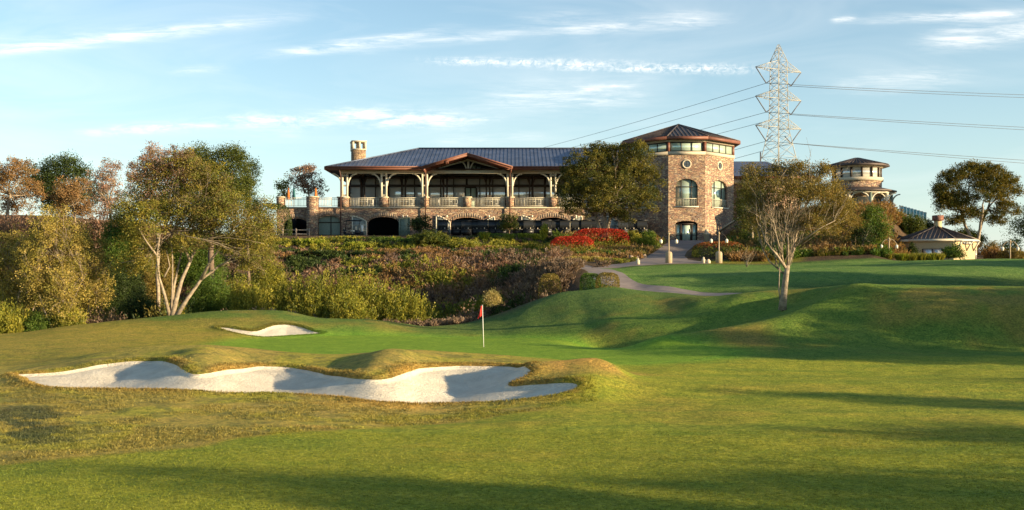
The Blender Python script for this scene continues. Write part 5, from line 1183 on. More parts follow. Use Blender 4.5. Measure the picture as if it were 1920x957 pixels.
# ================================================================ shrubs
# olive coyote brush at the foot of the slope
for i, (a, b, t, Y, lb) in enumerate([(515, 600, 512, 76, 'leftmost olive green feathery bush below the clubhouse slope'), (565, 665, 505, 75, 'broad feathery olive bush second from the left below the slope'), (625, 715, 500, 76, 'tallest feathery olive bush in the middle of the row below the slope'), (690, 775, 520, 75.5, 'yellow green feathery bush right of the tallest one'), (740, 806, 545, 75, 'rightmost low feathery bush with golden tips below the slope'),
                                      (600, 700, 545, 73.2, 'front feathery bush touching the crest of the mown bank'), (540, 620, 550, 73.5, 'front left feathery bush touching the crest of the mown bank')]):
    shrub('coyote_brush', a, b, t, Y, lb, 'bush', 'yellowgreen', 'spray', seed=100+i, group='feathery olive bushes below the slope', dens=2.4)
for (a, b, t, Y, pl, st, lb) in [
  (340, 440, 505, 77, 'green', 'round', 'dark green bush behind the pale stemmed tree'), (400, 500, 515, 79, 'yellowgreen', 'round', 'olive round bush right of the pale stems'), (432, 515, 528, 74, 'yellowgreen', 'spray', 'yellow green feathery bush right of the pale stems at the crest'),
  (160, 228, 578, 70, 'dry', 'scrub', 'dry pinkish low bush at the crest beneath the willows'), (-20, 50, 560, 66, 'yellowgreen', 'spray', 'yellow green bush at the far left edge of the crest'), (20, 110, 585, 67, 'green', 'round', 'low green bush under the golden willows'), (100, 160, 572, 67, 'yellowgreen', 'spray', 'pale yellow green bush at the foot of the tallest willow'),
  (215, 310, 540, 80, 'darkgreen', 'round', 'dark bush in the hollow left of the pale stems'), (170, 270, 490, 86, 'darkgreen', 'round', 'dark hollow bush above the low dark one'), (185, 270, 385, 96, 'green', 'round', 'deep green bush under the rusty tree'), (240, 330, 440, 90, 'brownolive', 'round', 'brown green bush on the slope behind the pale stemmed tree'),
  (470, 540, 480, 90, 'yellowgreen', 'round', 'yellow green bush right of the pale stemmed tree crown'), (440, 520, 400, 103, 'olive', 'round', 'olive bush on the bank at the left end of the clubhouse'), (150, 240, 400, 110, 'drypink', 'scrub', 'dry reddish bush on the left hilltop'), (60, 150, 405, 108, 'drypink', 'scrub', 'dry pink bush under the orange trees'), (-30, 60, 400, 106, 'drypink', 'scrub', 'dry pink bush at the left edge of the hilltop'),
  (480, 545, 385, 122, 'darkgreen', 'hedge', 'dark clipped hedge at the left end of the clubhouse'), (300, 420, 440, 95, 'green', 'round', 'green bush deep behind the pale stemmed tree'),
  # band under the clubhouse wall
  (545, 625, 453, 113, 'lime', 'scrub', 'bright yellow green low shrub below the fence'), (620, 690, 450, 115, 'yellowgreen', 'round', 'low olive shrub below the glazed arch'), (640, 700, 462, 111, 'lime', 'scrub', 'yellow green shrub in front of the low olive one'), (690, 760, 452, 114, 'green', 'round', 'green shrub below the left open arch'), (740, 800, 447, 113, 'green', 'round', 'green shrub beneath the small dark round tree'), (765, 850, 433, 110, 'oak', 'round', 'tall dark green shrub mound left of the gable arch'), (835, 895, 447, 108, 'yellowgreen', 'round', 'golden olive shrub right of the tall dark mound'), (560, 660, 475, 108, 'darkgreen', 'round', 'dark shrub under the yellow green band at left'), (650, 740, 475, 107, 'darkgreen', 'round', 'dark shrub under the yellow green band at centre'), (735, 800, 470, 106, 'darkgreen', 'round', 'dark grey green shrub below the tall mound'),
  (880, 960, 465, 108, 'rust', 'round', 'russet low shrub below the gable arch'), (900, 965, 440, 116, 'green', 'hedge', 'low green planting in front of the parked carts'), (955, 1012, 441, 116, 'green', 'hedge', 'low green planting beside the columnar shrub'), (945, 1030, 465, 110, 'brownolive', 'round', 'bronze low shrub right of the russet one'), (905, 985, 482, 100, 'yellowgreen', 'round', 'yellow olive bush half way down the slope'), (985, 1055, 478, 101, 'yellowgreen', 'spray', 'pale olive bush right of the slope middle'), (860, 905, 478, 102, 'rust', 'scrub', 'rusty low bush on the mid slope'), (780, 860, 480, 103, 'rust', 'scrub', 'rusty bush on the upper slope under the tall mound'),
  (1005, 1050, 515, 84, 'brownolive', 'round', 'bronze green bush beside the cart path corner'), (1040, 1085, 500, 88, 'dry', 'scrub', 'dry grey bush on the path bank'), (960, 1010, 530, 82, 'dry', 'scrub', 'dry pinkish bush above the mown mound'), (860, 900, 560, 77, 'drypink', 'scrub', 'dry pink bush left of the pale yellow bush'),
  (1190, 1238, 440, 109, 'lime', 'round', 'bright lime shrub at the driveway beside the tower'), (1150, 1205, 432, 111, 'yellowgreen', 'round', 'orange tipped green shrub left of the bright lime one'), (1200, 1232, 432, 113, 'green', 'round', 'deep green fern like shrub behind the bright lime one'),
  (1375, 1440, 448, 103, 'brownolive', 'round', 'olive bush right of the stair wall'), (1430, 1500, 450, 104, 'dry', 'scrub', 'dry orange bush behind the lone tree trunk'), (1395, 1460, 425, 109, 'rust', 'round', 'orange brown bush on the bank beside the stair'), (1380, 1430, 470, 97, 'brownolive', 'round', 'low brown bush at the lawn edge'), (1440, 1500, 472, 97, 'rust', 'scrub', 'rusty ground shrub left of the lone tree stem'), (1500, 1545, 455, 100, 'red', 'round', 'crimson shrub right of the lone tree stem'), (1540, 1600, 462, 99, 'darkgreen', 'round', 'dark green shrub behind the clipped row'), (1470, 1560, 425, 107, 'dry', 'scrub', 'pale dry bush on the slope under the pavilion'),
  (1655, 1700, 395, 114, 'brownolive', 'round', 'bronze bush on the slope right of the pavilion posts'), (1690, 1738, 400, 113, 'oak', 'round', 'dark bush under the turquoise screen'), (1650, 1700, 425, 115, 'drypink', 'scrub', 'dry rosy bush above the curved arm lamp'), (1560, 1615, 400, 111, 'rust', 'round', 'rust coloured bush left under the pavilion'), (1725, 1762, 405, 117, 'darkgreen', 'round', 'dark green bush behind the starter house'), (1618, 1664, 455, 101, 'rust', 'round', 'russet bush left of the starter house'), (1600, 1640, 462, 99, 'brownolive', 'round', 'brown bush between the small trees'),
  (1764, 1812, 458, 97.5, 'green', 'round', 'round green bush before the starter house'), (1700, 1722, 455, 103, 'darkgreen', 'round', 'small dark climber against the shaded wall of the starter house'), (1780, 1850, 425, 124, 'oak', 'round', 'dark shrubbery behind the starter house roof'), (1845, 1880, 462, 110, 'rust', 'scrub', 'rusty shrub right of the starter house'), (1870, 1930, 466, 108, 'brownolive', 'round', 'bronze shrub at the right edge behind the lawn')]:
    shrub('shrub', a, b, t, Y, lb, 'shrub', pl, st, seed=int(a*3+t), dens=2.0 if st in ('scrub', 'spray') else 1.0)
# red topped hedges
for (a, b, t, Y, lb, sd) in [(1072, 1178, 431, 109, 'large red topped hedge with green sides under the big oak', 1), (1032, 1112, 445, 105, 'bright red topped shrub mound left of the large red hedge', 2), (1302, 1392, 455, 100, 'dark green hedge with an orange red top behind the right lamp post', 3)]:
    shrub('red_topped_hedge', a, b, t, Y, lb, 'hedge', 'yellowgreen' if sd < 3 else 'oak', 'hedge', seed=sd, top='red' if sd < 3 else 'redrust', topfrac=.45 if sd < 3 else .72, dens=1.3, d=5)
# clipped box hedges and grass tufts along the path
for (a, b, t, Y, lb) in [(1134, 1168, 485, 96.5, 'clipped flat topped box hedge beside the driveway mouth'), (1163, 1180, 485, 97.2, 'small clipped box right of the flat topped hedge'), (1182, 1194, 484, 97.6, 'narrow dark clipped box beside the pale bollard')]:
    shrub('clipped_hedge', a, b, t, Y, lb, 'hedge', 'yellowgreen', 'hedge', seed=int(a), dens=1.4, d=1.6, lf=.09)
shrub('clipped_hedge', 1118, 1160, 513, 75.2, 'rounded golden green hedge at the cart path bend', 'hedge', 'brownolive', 'hedge', seed=5, dens=1.3, d=2)
shrub('clipped_hedge', 1088, 1126, 514, 76, 'dark green rounded hedge left of the golden one at the path bend', 'hedge', 'green', 'hedge', seed=6, dens=1.3, d=2)
shrub('clipped_hedge', 1010, 1052, 516, 77.5, 'bronze rounded hedge farther left above the mown mound', 'hedge', 'brownolive', 'hedge', seed=8, dens=1.2, d=2)
for i in range(12):
    a = 1052+i*7.2; shrub('grass_tuft', a-7, a+8, 482+2*(i % 3), 98.5+.3*(i % 2), 'pale yellow grass tuft beside the path, '+ORD[i]+' from the left in its row', 'grass tuft', 'grassy', 'grass', seed=300+i, group='yellow grass tufts beside the path', dens=5)
for i, a in enumerate([1545, 1563, 1581, 1610, 1640, 1664, 1690, 1709, 1727, 1745, 1757]):
    shrub('grass_clump', a-9, a+9, 477+(i % 2), 95, 'green gold grass clump atop the lawn, '+ORD[i]+' from the left in its row', 'grass clump', 'yellowgreen' if i % 3 else 'lime', 'grass', seed=330+i, group='grass clumps along the top of the lawn', dens=7)
# pale yellow bush by the flag, and the columnar one
o = shrub('pale_bush', 905, 938, 542, 73, 'small pale yellow bush on the bank behind the flag', 'bush', 'palebush', 'round', seed=12, dens=.9, base_py=576, lf=.06)
o = shrub('columnar_shrub', 1013, 1029, 418, 112, 'narrow upright yellow green shrub before the right arch', 'shrub', 'lime', 'round', seed=13, dens=1.1)
for i, (a, b, t) in enumerate([(905, 912, 437), (950, 958, 441), (978, 985, 439), (1000, 1006, 440)]):
    shrub('agave', a-3, b+3, t, 114.5, 'pale green spiky agave before the parked carts, '+ORD[i]+' from the left', 'agave', 'lime', 'grass', seed=350+i, group='agaves before the carts', dens=4)
# ---- dry scrub covering the slope
def scatter(n, box, seed, cond, hfun, palfun, sprays=7, lps=15, lf=.11):
    rs = RS(seed); px = box[0]+(box[1]-box[0])*rs.rand(n); Y = box[2]+(box[3]-box[2])*rs.rand(n)
    x = (px-960)/F*Y; ok = cond(px, Y, x); px, Y, x = px[ok], Y[ok], x[ok]; z = terr(x, Y); n = len(x)
    h = hfun(px, Y, rs); c = palfun(px, Y, x, rs)
    id1 = np.repeat(np.arange(n), sprays); ns = len(id1); a = rs.rand(ns)*6.283; r = np.sqrt(rs.rand(ns))
    dx = np.cos(a)*r*.75; dy = np.sin(a)*r*.75; hh = h[id1]*(.6+.5*rs.rand(ns)); sx = x[id1]+np.cos(a)*r*h[id1]*.35; sy = Y[id1]+np.sin(a)*r*h[id1]*.35
    cc = c[id1]*(1+.18*rs.randn(ns, 1)).clip(.5, 1.6)
    id2 = np.repeat(np.arange(ns), lps); m = len(id2); t = rs.rand(m)**.7
    P = np.stack([sx[id2]+dx[id2]*hh[id2]*t, sy[id2]+dy[id2]*hh[id2]*t, z[id1][id2]+hh[id2]*t-.08], 1)+rs.randn(m, 3)*.07
    D = np.stack([dx[id2], dy[id2], np.full(m, .9)], 1)+rs.randn(m, 3)*.5; D /= np.linalg.norm(D, axis=1)[:, None]
    return blades(P, D, np.full(m, lf*2), np.full(m, lf*.8), cc[id2]*(1+.15*rs.randn(m, 1)).clip(.5, 1.5), rs)
ps = {k: np.array(v) for k, v in PAL.items()}
def scrub_cols(px, Y, x, rs):
    a = fbm(x, Y*1.6, 7, 3); b = fbm(x+60, Y*1.6+20, 5, 3); n = len(x); i = rs.randint(0, 4, n)
    c = ps['drypink'][i].copy(); m = a > .60; c[m] = ps['rust'][i][m]*.9; m = a < .42; c[m] = ps['dry'][i][m]*.75; m = b > .66; c[m] = ps['yellowgreen'][i][m]; m = b < .42; c[m] = ps['darkgreen'][i][m]*1.2  # the dark green patches paint shade into the brush
    m = (Y > 108) & (b > .45); c[m] = ps['yellowgreen'][i][m]; m = (Y < 80) & (a > .5); c[m] = ps['dry'][i][m]*1.1
    return c
edge_x = lambda px, Y: px < 1075-np.clip(85-Y, 0, 12)*9
s1_ = scatter(4300, (330, 1140, 75.5, 115), 1, lambda px, Y, x: ((px < 1010+(Y-82)*2.6) & (Y < 98) & (px < 985+(Y-75)*9)) | ((Y >= 98) & (px < 1060)), lambda px, Y, rs: (.45+.75*rs.rand(len(px)))*np.where(Y > 107, .28, np.where(Y > 100, .5, 1))*(.35+1.3*fbm(wx(px, Y), Y*1.3, 3.2, 3)), scrub_cols)
V, Q_, C_ = s1_; tag(mesh_np('dry_scrub', V, quads=Q_, mat=M['leaf'], col=C_), 'dry rust, grey and olive brush covering the slope below the clubhouse', 'scrub', kind='stuff')
s6_ = scatter(1100, (985, 1135, 75, 93), 6, lambda px, Y, x: (sdf(PATH, x, Y) > .5) & (px < 1035+(Y-75)*5.5), lambda px, Y, rs: .4+.5*rs.rand(len(px)), lambda px, Y, x, rs: ps['dry'][rs.randint(0, 4, len(px))]*.8)
V, Q_, C_ = s6_; tag(mesh_np('path_bank_scrub', V, quads=Q_, mat=M['leaf'], col=C_), 'dry grey brush on the bank between the slope and the cart path', 'scrub', kind='stuff')
s2_ = scatter(2600, (-400, 340, 70, 118), 2, lambda px, Y, x: px > -400, lambda px, Y, rs: .6+1.0*rs.rand(len(px)), lambda px, Y, x, rs: np.where((Y > 98)[:, None], ps['drypink'][rs.randint(0, 4, len(px))], np.where((rs.rand(len(px)) < .5)[:, None], ps['darkgreen'][rs.randint(0, 4, len(px))]*1.3, ps['brownolive'][rs.randint(0, 4, len(px))])))
V, Q_, C_ = s2_; tag(mesh_np('hollow_undergrowth', V, quads=Q_, mat=M['leaf'], col=C_), 'dark and dry undergrowth filling the hollow and hillside at the left', 'undergrowth', kind='stuff')
def gc(px, Y, x, rs):
    i = rs.randint(0, 4, len(px)); a = fbm(x, Y*2, 4, 3); c = ps['brownolive'][i].copy(); c[a > .55] = ps['rust'][i][a > .55]; c[a < .43] = ps['green'][i][a < .43]; c[(a > .49) & (a < .53)] = ps['palebush'][i][(a > .49) & (a < .53)]*.7; return c
s3_ = scatter(2600, (1370, 1760, 94.5, 116), 3, lambda px, Y, x: (np.hypot(x-pcx, Y-pcy) > 4.4) & (np.hypot(x-hcx, Y-hcy) > 5.2) & ((px < 1668) | (Y > 107) | ((Y > 103) & (px < 1692))), lambda px, Y, rs: .3+.55*rs.rand(len(px)), gc)
V, Q_, C_ = s3_; tag(mesh_np('garden_groundcover', V, quads=Q_, mat=M['leaf'], col=C_), 'mixed bronze, red and green ground cover on the bank below the pavilion', 'ground cover', kind='stuff')
s7_ = scatter(900, (1640, 1765, 102, 116.5), 7, lambda px, Y, x: (np.hypot(x-hcx, Y-hcy) > 4.7) & (np.hypot(x-pcx, Y-pcy) > 4.2) & ((px < 1700) | (Y > 109)), lambda px, Y, rs: .5+.6*rs.rand(len(px)), gc)
V, Q_, C_ = s7_; tag(mesh_np('bank_groundcover', V, quads=Q_, mat=M['leaf'], col=C_), 'bronze and green ground cover on the bank between the pavilion and the starter house', 'ground cover', kind='stuff')
s5_ = scatter(900, (1040, 1240, 94, 117), 5, lambda px, Y, x: (sdf(DRIVE, x, Y) > .3) & (sdf(PATH, x, Y) > .3) & (Y > 99.5), lambda px, Y, rs: .25+.35*rs.rand(len(px)), gc)
V, Q_, C_ = s5_; tag(mesh_np('bed_planting', V, quads=Q_, mat=M['leaf'], col=C_), 'low bronze and green planting in the bed beside the driveway', 'bedding plants', kind='stuff')
# unmown fringe along the crest
s4_ = scatter(900, (-300, 880, 69.5, 73), 4, lambda px, Y, x: Y > 70.2, lambda px, Y, rs: .15+.3*rs.rand(len(px)), lambda px, Y, x, rs: ps['dry'][rs.randint(0, 4, len(px))], lf=.07)
V, Q_, C_ = s4_; tag(mesh_np('dry_grass_fringe', V, quads=Q_, mat=M['leaf'], col=C_), 'dry grass fringe along the edge of the mown crest', 'dry grass', kind='stuff')
# distant tree line
for i, (a, b, t, Y) in enumerate([(-200, -60, 300, 125), (1960, 2080, 380, 120)]):
    ptree('oak', a, b, t, t+90, Y, ['dark oak beyond the left edge of the view', 'dark oak beyond the right edge of the view'][i], 'tree', 'oak', seed=400+i, n=7, trunk_r=.2, dens=.6)
# boulders
rs = RS(77)
for i, (px, py, w, lb) in enumerate([(1119, 478, 14, 'grey boulder at the left of the rock group under the red hedge'), (1134, 481, 10, 'small tan boulder in the middle of the rock group'), (1183, 470, 12, 'upper reddish boulder beside the stepped rocks'), (1194, 473, 11, 'rounded tan boulder below the bright lime shrub'), (1208, 470, 10, 'tan boulder nearest the driveway edge'), (1177, 480, 10, 'flat reddish boulder low in the rock steps'), (1155, 482, 12, 'pale boulder above the clipped hedge')]):
    Y_ = 99+i*.4; b = at(px, Y_); s = w*Y_/F/2; N1, N2 = 10, 6; vs = []; fs = []
    for a in range(N2+1):
        for c in range(N1):
            th = math.pi*a/N2; ph = 2*math.pi*c/N1; k = 1+.22*(vnoise(math.cos(ph)*3+i*9, math.sin(ph)*3+th*2, 1)-.5)*2
            vs.append((s*k*math.sin(th)*math.cos(ph), s*k*math.sin(th)*math.sin(ph), s*.8*k*math.cos(th)+s*.45))
    for a in range(N2):
        for c in range(N1): p = a*N1+c; q = a*N1+(c+1) % N1; fs.append((p, p+N1, q+N1, q))
    m = MB(); m.add(vs, fs); o = m.build('boulder', M['rock']); o.location = b; tag(o, lb, 'boulder', 'boulders beside the driveway')

# ---- grass blades: tufts on the near fairway, in the rough, and hanging over the bunker lips
CG = C[:NR*NC].reshape(NR, NC, 3)
def gcol(x, y):
    i = np.clip(np.searchsorted(rows, y), 1, NR-2); g = np.where(y >= 12, y, 12+(12-y)*.9); j = np.clip(np.searchsorted(us, 960+F*x/g), 1, NC-2); return CG[i, j]
def tufts(name, x, y, ln, wd, lab, seed, per=5, tint=None, lean=.9):
    rs = RS(seed); z = terr(x, y); c = gcol(x, y) if tint is None else np.tile(np.array(tint), (len(x), 1)); n = len(x)*per; i = np.repeat(np.arange(len(x)), per)
    P = np.stack([x[i]+rs.randn(n)*ln*.6, y[i]+rs.randn(n)*ln*.6, z[i]-.006], 1); D = np.stack([rs.randn(n)*lean, rs.randn(n)*lean, np.full(n, 1.0)], 1); D /= np.linalg.norm(D, axis=1)[:, None]
    cc = c[i]*(1+.25*rs.randn(len(x), 1)[i]).clip(.5, 1.7)*(1+.15*rs.randn(n, 1)).clip(.5, 1.5)*.8
    V, Q, Cc = blades(P, D, np.full(n, ln), np.full(n, wd), cc, rs); tag(mesh_np(name, V, quads=Q, mat=M['leaf'], col=Cc), lab, 'grass', kind='stuff')
rs = RS(501); n = 52000; yy_ = 15.6+10.5*rs.rand(n)**1.25; xx_ = (rs.rand(n)-.5)*1.04*1920/F*yy_
tufts('fairway_grass', xx_, yy_, .030, .007, 'short blades of the mown fairway nearest the camera', 1, per=5)
n = 26000; yy_ = 22+12.5*rs.rand(n); px_ = -60+1180*rs.rand(n); xx_ = wx(px_, yy_)
k_ = (sdf(SAND1, xx_, yy_) > .02) & (yy_ > np.interp(px_, [0, 300, 560, 800, 1000, 1200], [22.3, 24.0, 26.0, 28.2, 30.3, 33])) & (fbm(xx_, yy_, 1.2, 3)+.15*rs.rand(n) > .5)
tufts('rough_grass', xx_[k_], yy_[k_], .06, .012, 'longer tufts of browning rough before the big bunker', 2, per=6)
n = 90000; px_ = -40+1200*rs.rand(n); yy_ = 30+14*rs.rand(n); xx_ = wx(px_, yy_); sd_ = sdf(SAND1, xx_, yy_); k_ = (sd_ > .0) & (sd_ < .22+.5*rs.rand(n)**3)
tufts('bunker_lip_grass', xx_[k_], yy_[k_], .07, .014, 'brown and olive grass hanging over the lip of the big bunker', 3, per=6, lean=.8)
n = 60000; px_ = 380+260*rs.rand(n); yy_ = 56+11*rs.rand(n); xx_ = wx(px_, yy_); sd_ = sdf(SAND2, xx_, yy_); k_ = (sd_ > .0) & (sd_ < .2)
tufts('far_lip_grass', xx_[k_], yy_[k_], .08, .02, 'grass fringe round the small far bunker', 4, per=5)
# ================================================================ flag, lamps, carts, pylon
fb = at(907, 55); top_ = wz(572, 55)-fb.z; lean = (wx(904.5, 55)-wx(907, 55))
flag = empty('flagstick', tuple(fb), 'white flagstick with a limp red flag standing on the putting green', 'flagstick')
m = MB(); m.tube([(fb.x, fb.y, fb.z-.1), (fb.x+lean, fb.y, fb.z+top_)], [.018, .014], 8); m.build('pole', M['white'], flag)
m = MB(); N = 9; K = 6
vs = []; fs = []
for i in range(N+1):
    for j in range(K+1):
        t = i/N; u_ = j/K; w_ = .06+.16*t; x = fb.x+lean-.01-w_*u_-.03*t*(1-u_); y = fb.y+.05*math.sin(u_*7+t*2)*u_; vs.append((x, y, fb.z+top_-.02-.52*t-.10*u_*t-.05*u_))
for i in range(N):
    for j in range(K): a = i*(K+1)+j; fs.append((a, a+1, a+K+2, a+K+1))
n0 = len(vs); vs += [(x, y+.006, z) for x, y, z in vs]; fs += [tuple(n0+k for k in f[::-1]) for f in fs]
m.add(vs, fs); m.build('flag', M['red'], flag, smooth=True)
m = MB(); m.lathe([(.054, -.02), (.054, .005)], (fb.x, fb.y, fb.z), 12); m.build('cup', M['dark'], flag)
# lamp posts
def lamp_post(px, Y, pyt, lb, twin=True, basew=.29, base=True, cat='lamp post'):
    b = at(px, Y); h = wz(pyt, Y)-b.z; r = empty('lamp_post', tuple(b), lb, cat, 'lamp posts')
    x, y, z = b
    if base: m = MB(); m.lathe([(basew, -.3), (basew, .82), (basew*.8, .95), (.1, 1.0)], (x, y, z), 14); m.build('base', M['lampbase'], r)
    m = MB(); m.tube([(x, y, z-.2), (x, y, z+h-.1)], [.065, .05], 8); m.lathe([(.08, h-.12), (.11, h-.05), (.02, h+.12)], (x, y, z), 8); m.build('pole', M['lampbase'], r)
    for s in (-1, 1):
        a = MB(); pts = [(x, y, z+h-.5)]+[(x+s*.62*(1-math.cos(t*1.2)), y, z+h-.5+.45*math.sin(t*2.2)) for t in (.3, .6, .9, 1.2)]+[(x+s*.66, y, z+h-.5)]
        a.tube(pts, .028, 6); ao = a.build('arm', M['lampbase'] if not twin else M['darkbrown'], r); PW[ao.name] = tuple(b)
        l = MB(); l.lathe([(.05, -.36), (.12, -.32), (.13, -.1), (.04, .0)], (x+s*.66, y, z+h-.5), 8); l.build('lantern', M['lamp'], r)
lamp_post(1254, 93.8, 438, 'twin lantern lamp post on a stone base in the middle of the driveway mouth')
lamp_post(1348, 93.6, 437, 'twin lantern lamp post on a stone base at the hedge with the orange red top')
lamp_post(1667, 95.5, 448, 'curved arm lamp post left of the starter house', False, base=False)
lamp_post(1894, 95, 452, 'curved arm lamp post at the right end of the lawn', False, base=False)
for i, (px, pyt, w, lb) in enumerate([(1196, 484, .17, 'short pale stone bollard at the left edge of the driveway'), (1319, 482, .15, 'short pale stone bollard on the sunlit strip of grass'), (1328, 486, .2, 'low pale stone block on the sunlit strip beside the right lamp')]):
    Y_ = 93.6; b = at(px, Y_); h = wz(pyt, Y_)-b.z; m = MB(); m.lathe([(w, -.1), (w, h*.6), (w*.8, h*.66), (w*.55, h*.72), (w*.6, h*.9), (.02, h)], (0, 0, 0), 12); o = m.build('bollard', M['caststone']); o.location = b; tag(o, lb, 'bollard')
b = at(1325, 113.5); m = MB(); m.lathe([(.3, -.2), (.3, 1.0), (.34, 1.02), (.34, 1.12), (.16, 1.2), (.22, 1.4), (.05, 1.6)], (0, 0, 0), 10); o = m.build('stone_marker', M['caststone']); o.location = b; tag(o, 'stone newel post with a finial right of the tower door', 'post')
# fences
def fence(p0, p1, n, h, lb, mat='wood'):
    A = Vector(p0); B = Vector(p1); r = empty('rail_fence', tuple(A), lb, 'fence'); rl = []
    for i in range(n+1):
        p = A.lerp(B, i/n); m = MB(); m.box(p.x-.08, p.x+.08, p.y-.08, p.y+.08, p.z-.2, p.z+h); m.build('post', M[mat], r)
    for z in (h*.45, h*.85): m = MB(); m.beam(A+Vector((0, .1, z)), B+Vector((0, .1, z)), .05, .13); m.build('rail', M[mat], r)
p0 = at(530, 123); p1 = at(580, 123.4); fence((p0.x, p0.y, GZ-.1), (p1.x, p1.y, GZ-.1), 2, 1.15, 'weathered two rail fence before the leftmost arch')
p0 = at(108, 113); p1 = at(182, 115); fence(p0+Vector((0, 0, .3)), p1+Vector((0, 0, .3)), 3, 1.2, 'pale two rail fence on the left hilltop above the willows')
# golf carts
def make_cart():
    r = empty('golf_cart', (0, 0, 0), 'x', 'golf cart', 'golf carts parked in a row')
    b = MB(); b.box(-.58, .58, -.75, -.2, .32, .78); b.box(-.56, .56, -1.15, -.751, .30, .62); b.box(-.6, .6, -.2, .75, .28, .40); b.box(-.58, .58, .75, 1.05, .3, .85); b.beam((-.0, .85, .6), (0, 1.12, .86), 1.1, .08); b.build('body', M['black'], r)
    s = MB(); s.box(-.5, .5, -.25, .28, .62, .76); s.box(-.5, .5, -.36, -.27, .76, 1.2); s.build('seat', M['cream'], r)
    t = MB(); t.box(-.62, .62, -.95, .85, 1.82, 1.87); t.box(-.55, .55, -.85, .75, 1.872, 1.91); t.build('canopy', M['black'], r)
    for x in (-.55, .55):
        for (y0, y1) in ((.85, .72), (-.6, -.75)): p = MB(); p.beam((x, y0, .6), (x, y1, 1.82), .035, .035); p.build('strut', M['black'], r)
    for x in (-.52, .52):
        for y in (-.85, .8):
            w = MB(); w.M = Matrix.Translation((x, y, .23)) @ Matrix.Rotation(math.pi/2, 4, 'Y'); w.lathe([(.12, -.09), (.23, -.08), (.23, .08), (.12, .09)], (0, 0, 0), 12); w.build('wheel', M['rubber'], r)
    g = MB(); g.tube([(0.25, .62, .8), (.25, .42, 1.02)], .02, 6); g.lathe([(.17, 0), (.19, .02), (.17, .04)], (.25, .41, 1.0), 12); g.build('steering_wheel', M['black'], r)
    w = MB(); w.add([(-.53, .86, .9), (.53, .86, .9), (.53, .76, 1.78), (-.53, .76, 1.78), (-.53, .875, .9), (.53, .875, .9), (.53, .775, 1.78), (-.53, .775, 1.78)], [(0, 1, 2, 3), (7, 6, 5, 4), (0, 4, 5, 1), (3, 2, 6, 7)])
    w.build('windscreen', M['screen2'], r)
    for x in (-.25, .25):
        q = MB(); q.lathe([(.12, 0), (.13, .5), (.14, .85), (.10, .9)], (x, -1.0, .42), 10); o = q.build('golf_bag', M['white'] if x < 0 else M['black'], r)
    for x in (-.2, .2): q = MB(); q.lathe([(.04, 0), (.055, .02), (.055, .15), (.03, .18)], (x, .95, .86), 8); q.build('bottle_holder', M['caststone'] if x < 0 else M['black'], r)
    return r
M['screen2'] = m_glass('cart_windscreen', (.03, .032, .034), .2, 0, .12)
cart0 = make_cart()
def dup(root, loc, rz, label):
    r = root.copy(); COL.objects.link(r); r.location = loc; r.rotation_euler = (0, 0, rz); r['label'] = label
    for c in root.children: k = c.copy(); COL.objects.link(k); k.parent = r
    return r
spots = [(662, 122.2), (830, 122), (858, 122.4), (874, 122.1), (891, 122.4), (907, 122), (924, 122.3), (940, 122.1), (972, 122.2), (989, 122), (1006, 122.4), (1024, 122.1), (1042, 122.3), (1060, 122), (1079, 122.2), (1098, 122.1), (1117, 122.3), (1165, 122), (1184, 122.2), (1203, 122)]
where = ['golf cart standing alone before the glazed arch', 'golf cart at the left end of the row, before the first folded barn door', 'golf cart in the left half of the gable arch', 'golf cart beneath the pier in the middle of the gable', 'golf cart in the right half of the gable arch', 'golf cart at the right edge of the gable arch', 'golf cart before the barn door right of the gable arch', 'golf cart left of the small olive tree', 'golf cart just right of the small olive tree', 'golf cart before the sunlit folded door left of the third arch', 'golf cart at the left edge of the third arch', 'golf cart in the third arch behind the narrow upright shrub', 'golf cart in the middle of the third open arch', 'golf cart at the right edge of the third open arch', 'golf cart before the folded door left of the big oak', 'golf cart behind the red hedge, left of the oak trunk', 'golf cart right behind the oak trunk', 'golf cart just right of the oak trunk under its crown', 'golf cart behind the orange tipped shrub', 'golf cart nearest the tower']
for i, ((px, Y_), lb) in enumerate(zip(spots, where)):
    x = wx(px, Y_); z = gz(x, Y_); rz = math.pi+(.12*math.sin(i*2.3)) if i else 1.75
    if i == 0: cart0.location = (x, Y_, z); cart0.rotation_euler = (0, 0, rz); cart0['label'] = lb
    else: dup(cart0, (x, Y_, z), rz, lb)
# balcony furniture
def bistro(px, py_, lb, first=[None]):
    x = wx(px, 126.8); z = deck+.17
    r = empty('bistro_table', (x, 126.8, z), lb, 'table', 'tables on the porch'); m = MB(); m.lathe([(.42, .72), (.42, .76)], (x, 126.8, z), 14); m.build('tabletop', M['white'], r)
    m = MB(); m.lathe([(.25, 0), (.24, .04), (.04, .06), (.04, .72)], (x, 126.8, z), 8); m.build('pedestal', M['steel'], r)
for px, lb in [(682, 'white round table on the porch behind the leftmost bay'), (757, 'white round table on the porch in the second bay'), (840, 'white round table on the porch at the left under the gable'), (915, 'white round table on the porch at the right under the gable'), (996, 'white round table on the porch in the bay right of the gable')]: bistro(px, 0, lb)
def make_chair():
    r = empty('porch_chair', (0, 0, 0), 'x', 'chair', 'chairs on the porch')
    m = MB(); m.box(-.23, .23, -.23, .23, .42, .46); m.build('seat', M['white'], r); m = MB(); m.box(-.23, .23, .2, .24, .5, .98); m.build('backrest', M['white'], r)
    for x in (-.2, .2):
        for y in (-.2, .2): m = MB(); m.box(x-.02, x+.02, y-.02, y+.02, 0, .42 if y < 0 else .5); m.build('leg', M['white'], r)
    return r
ch0 = make_chair(); k = 0
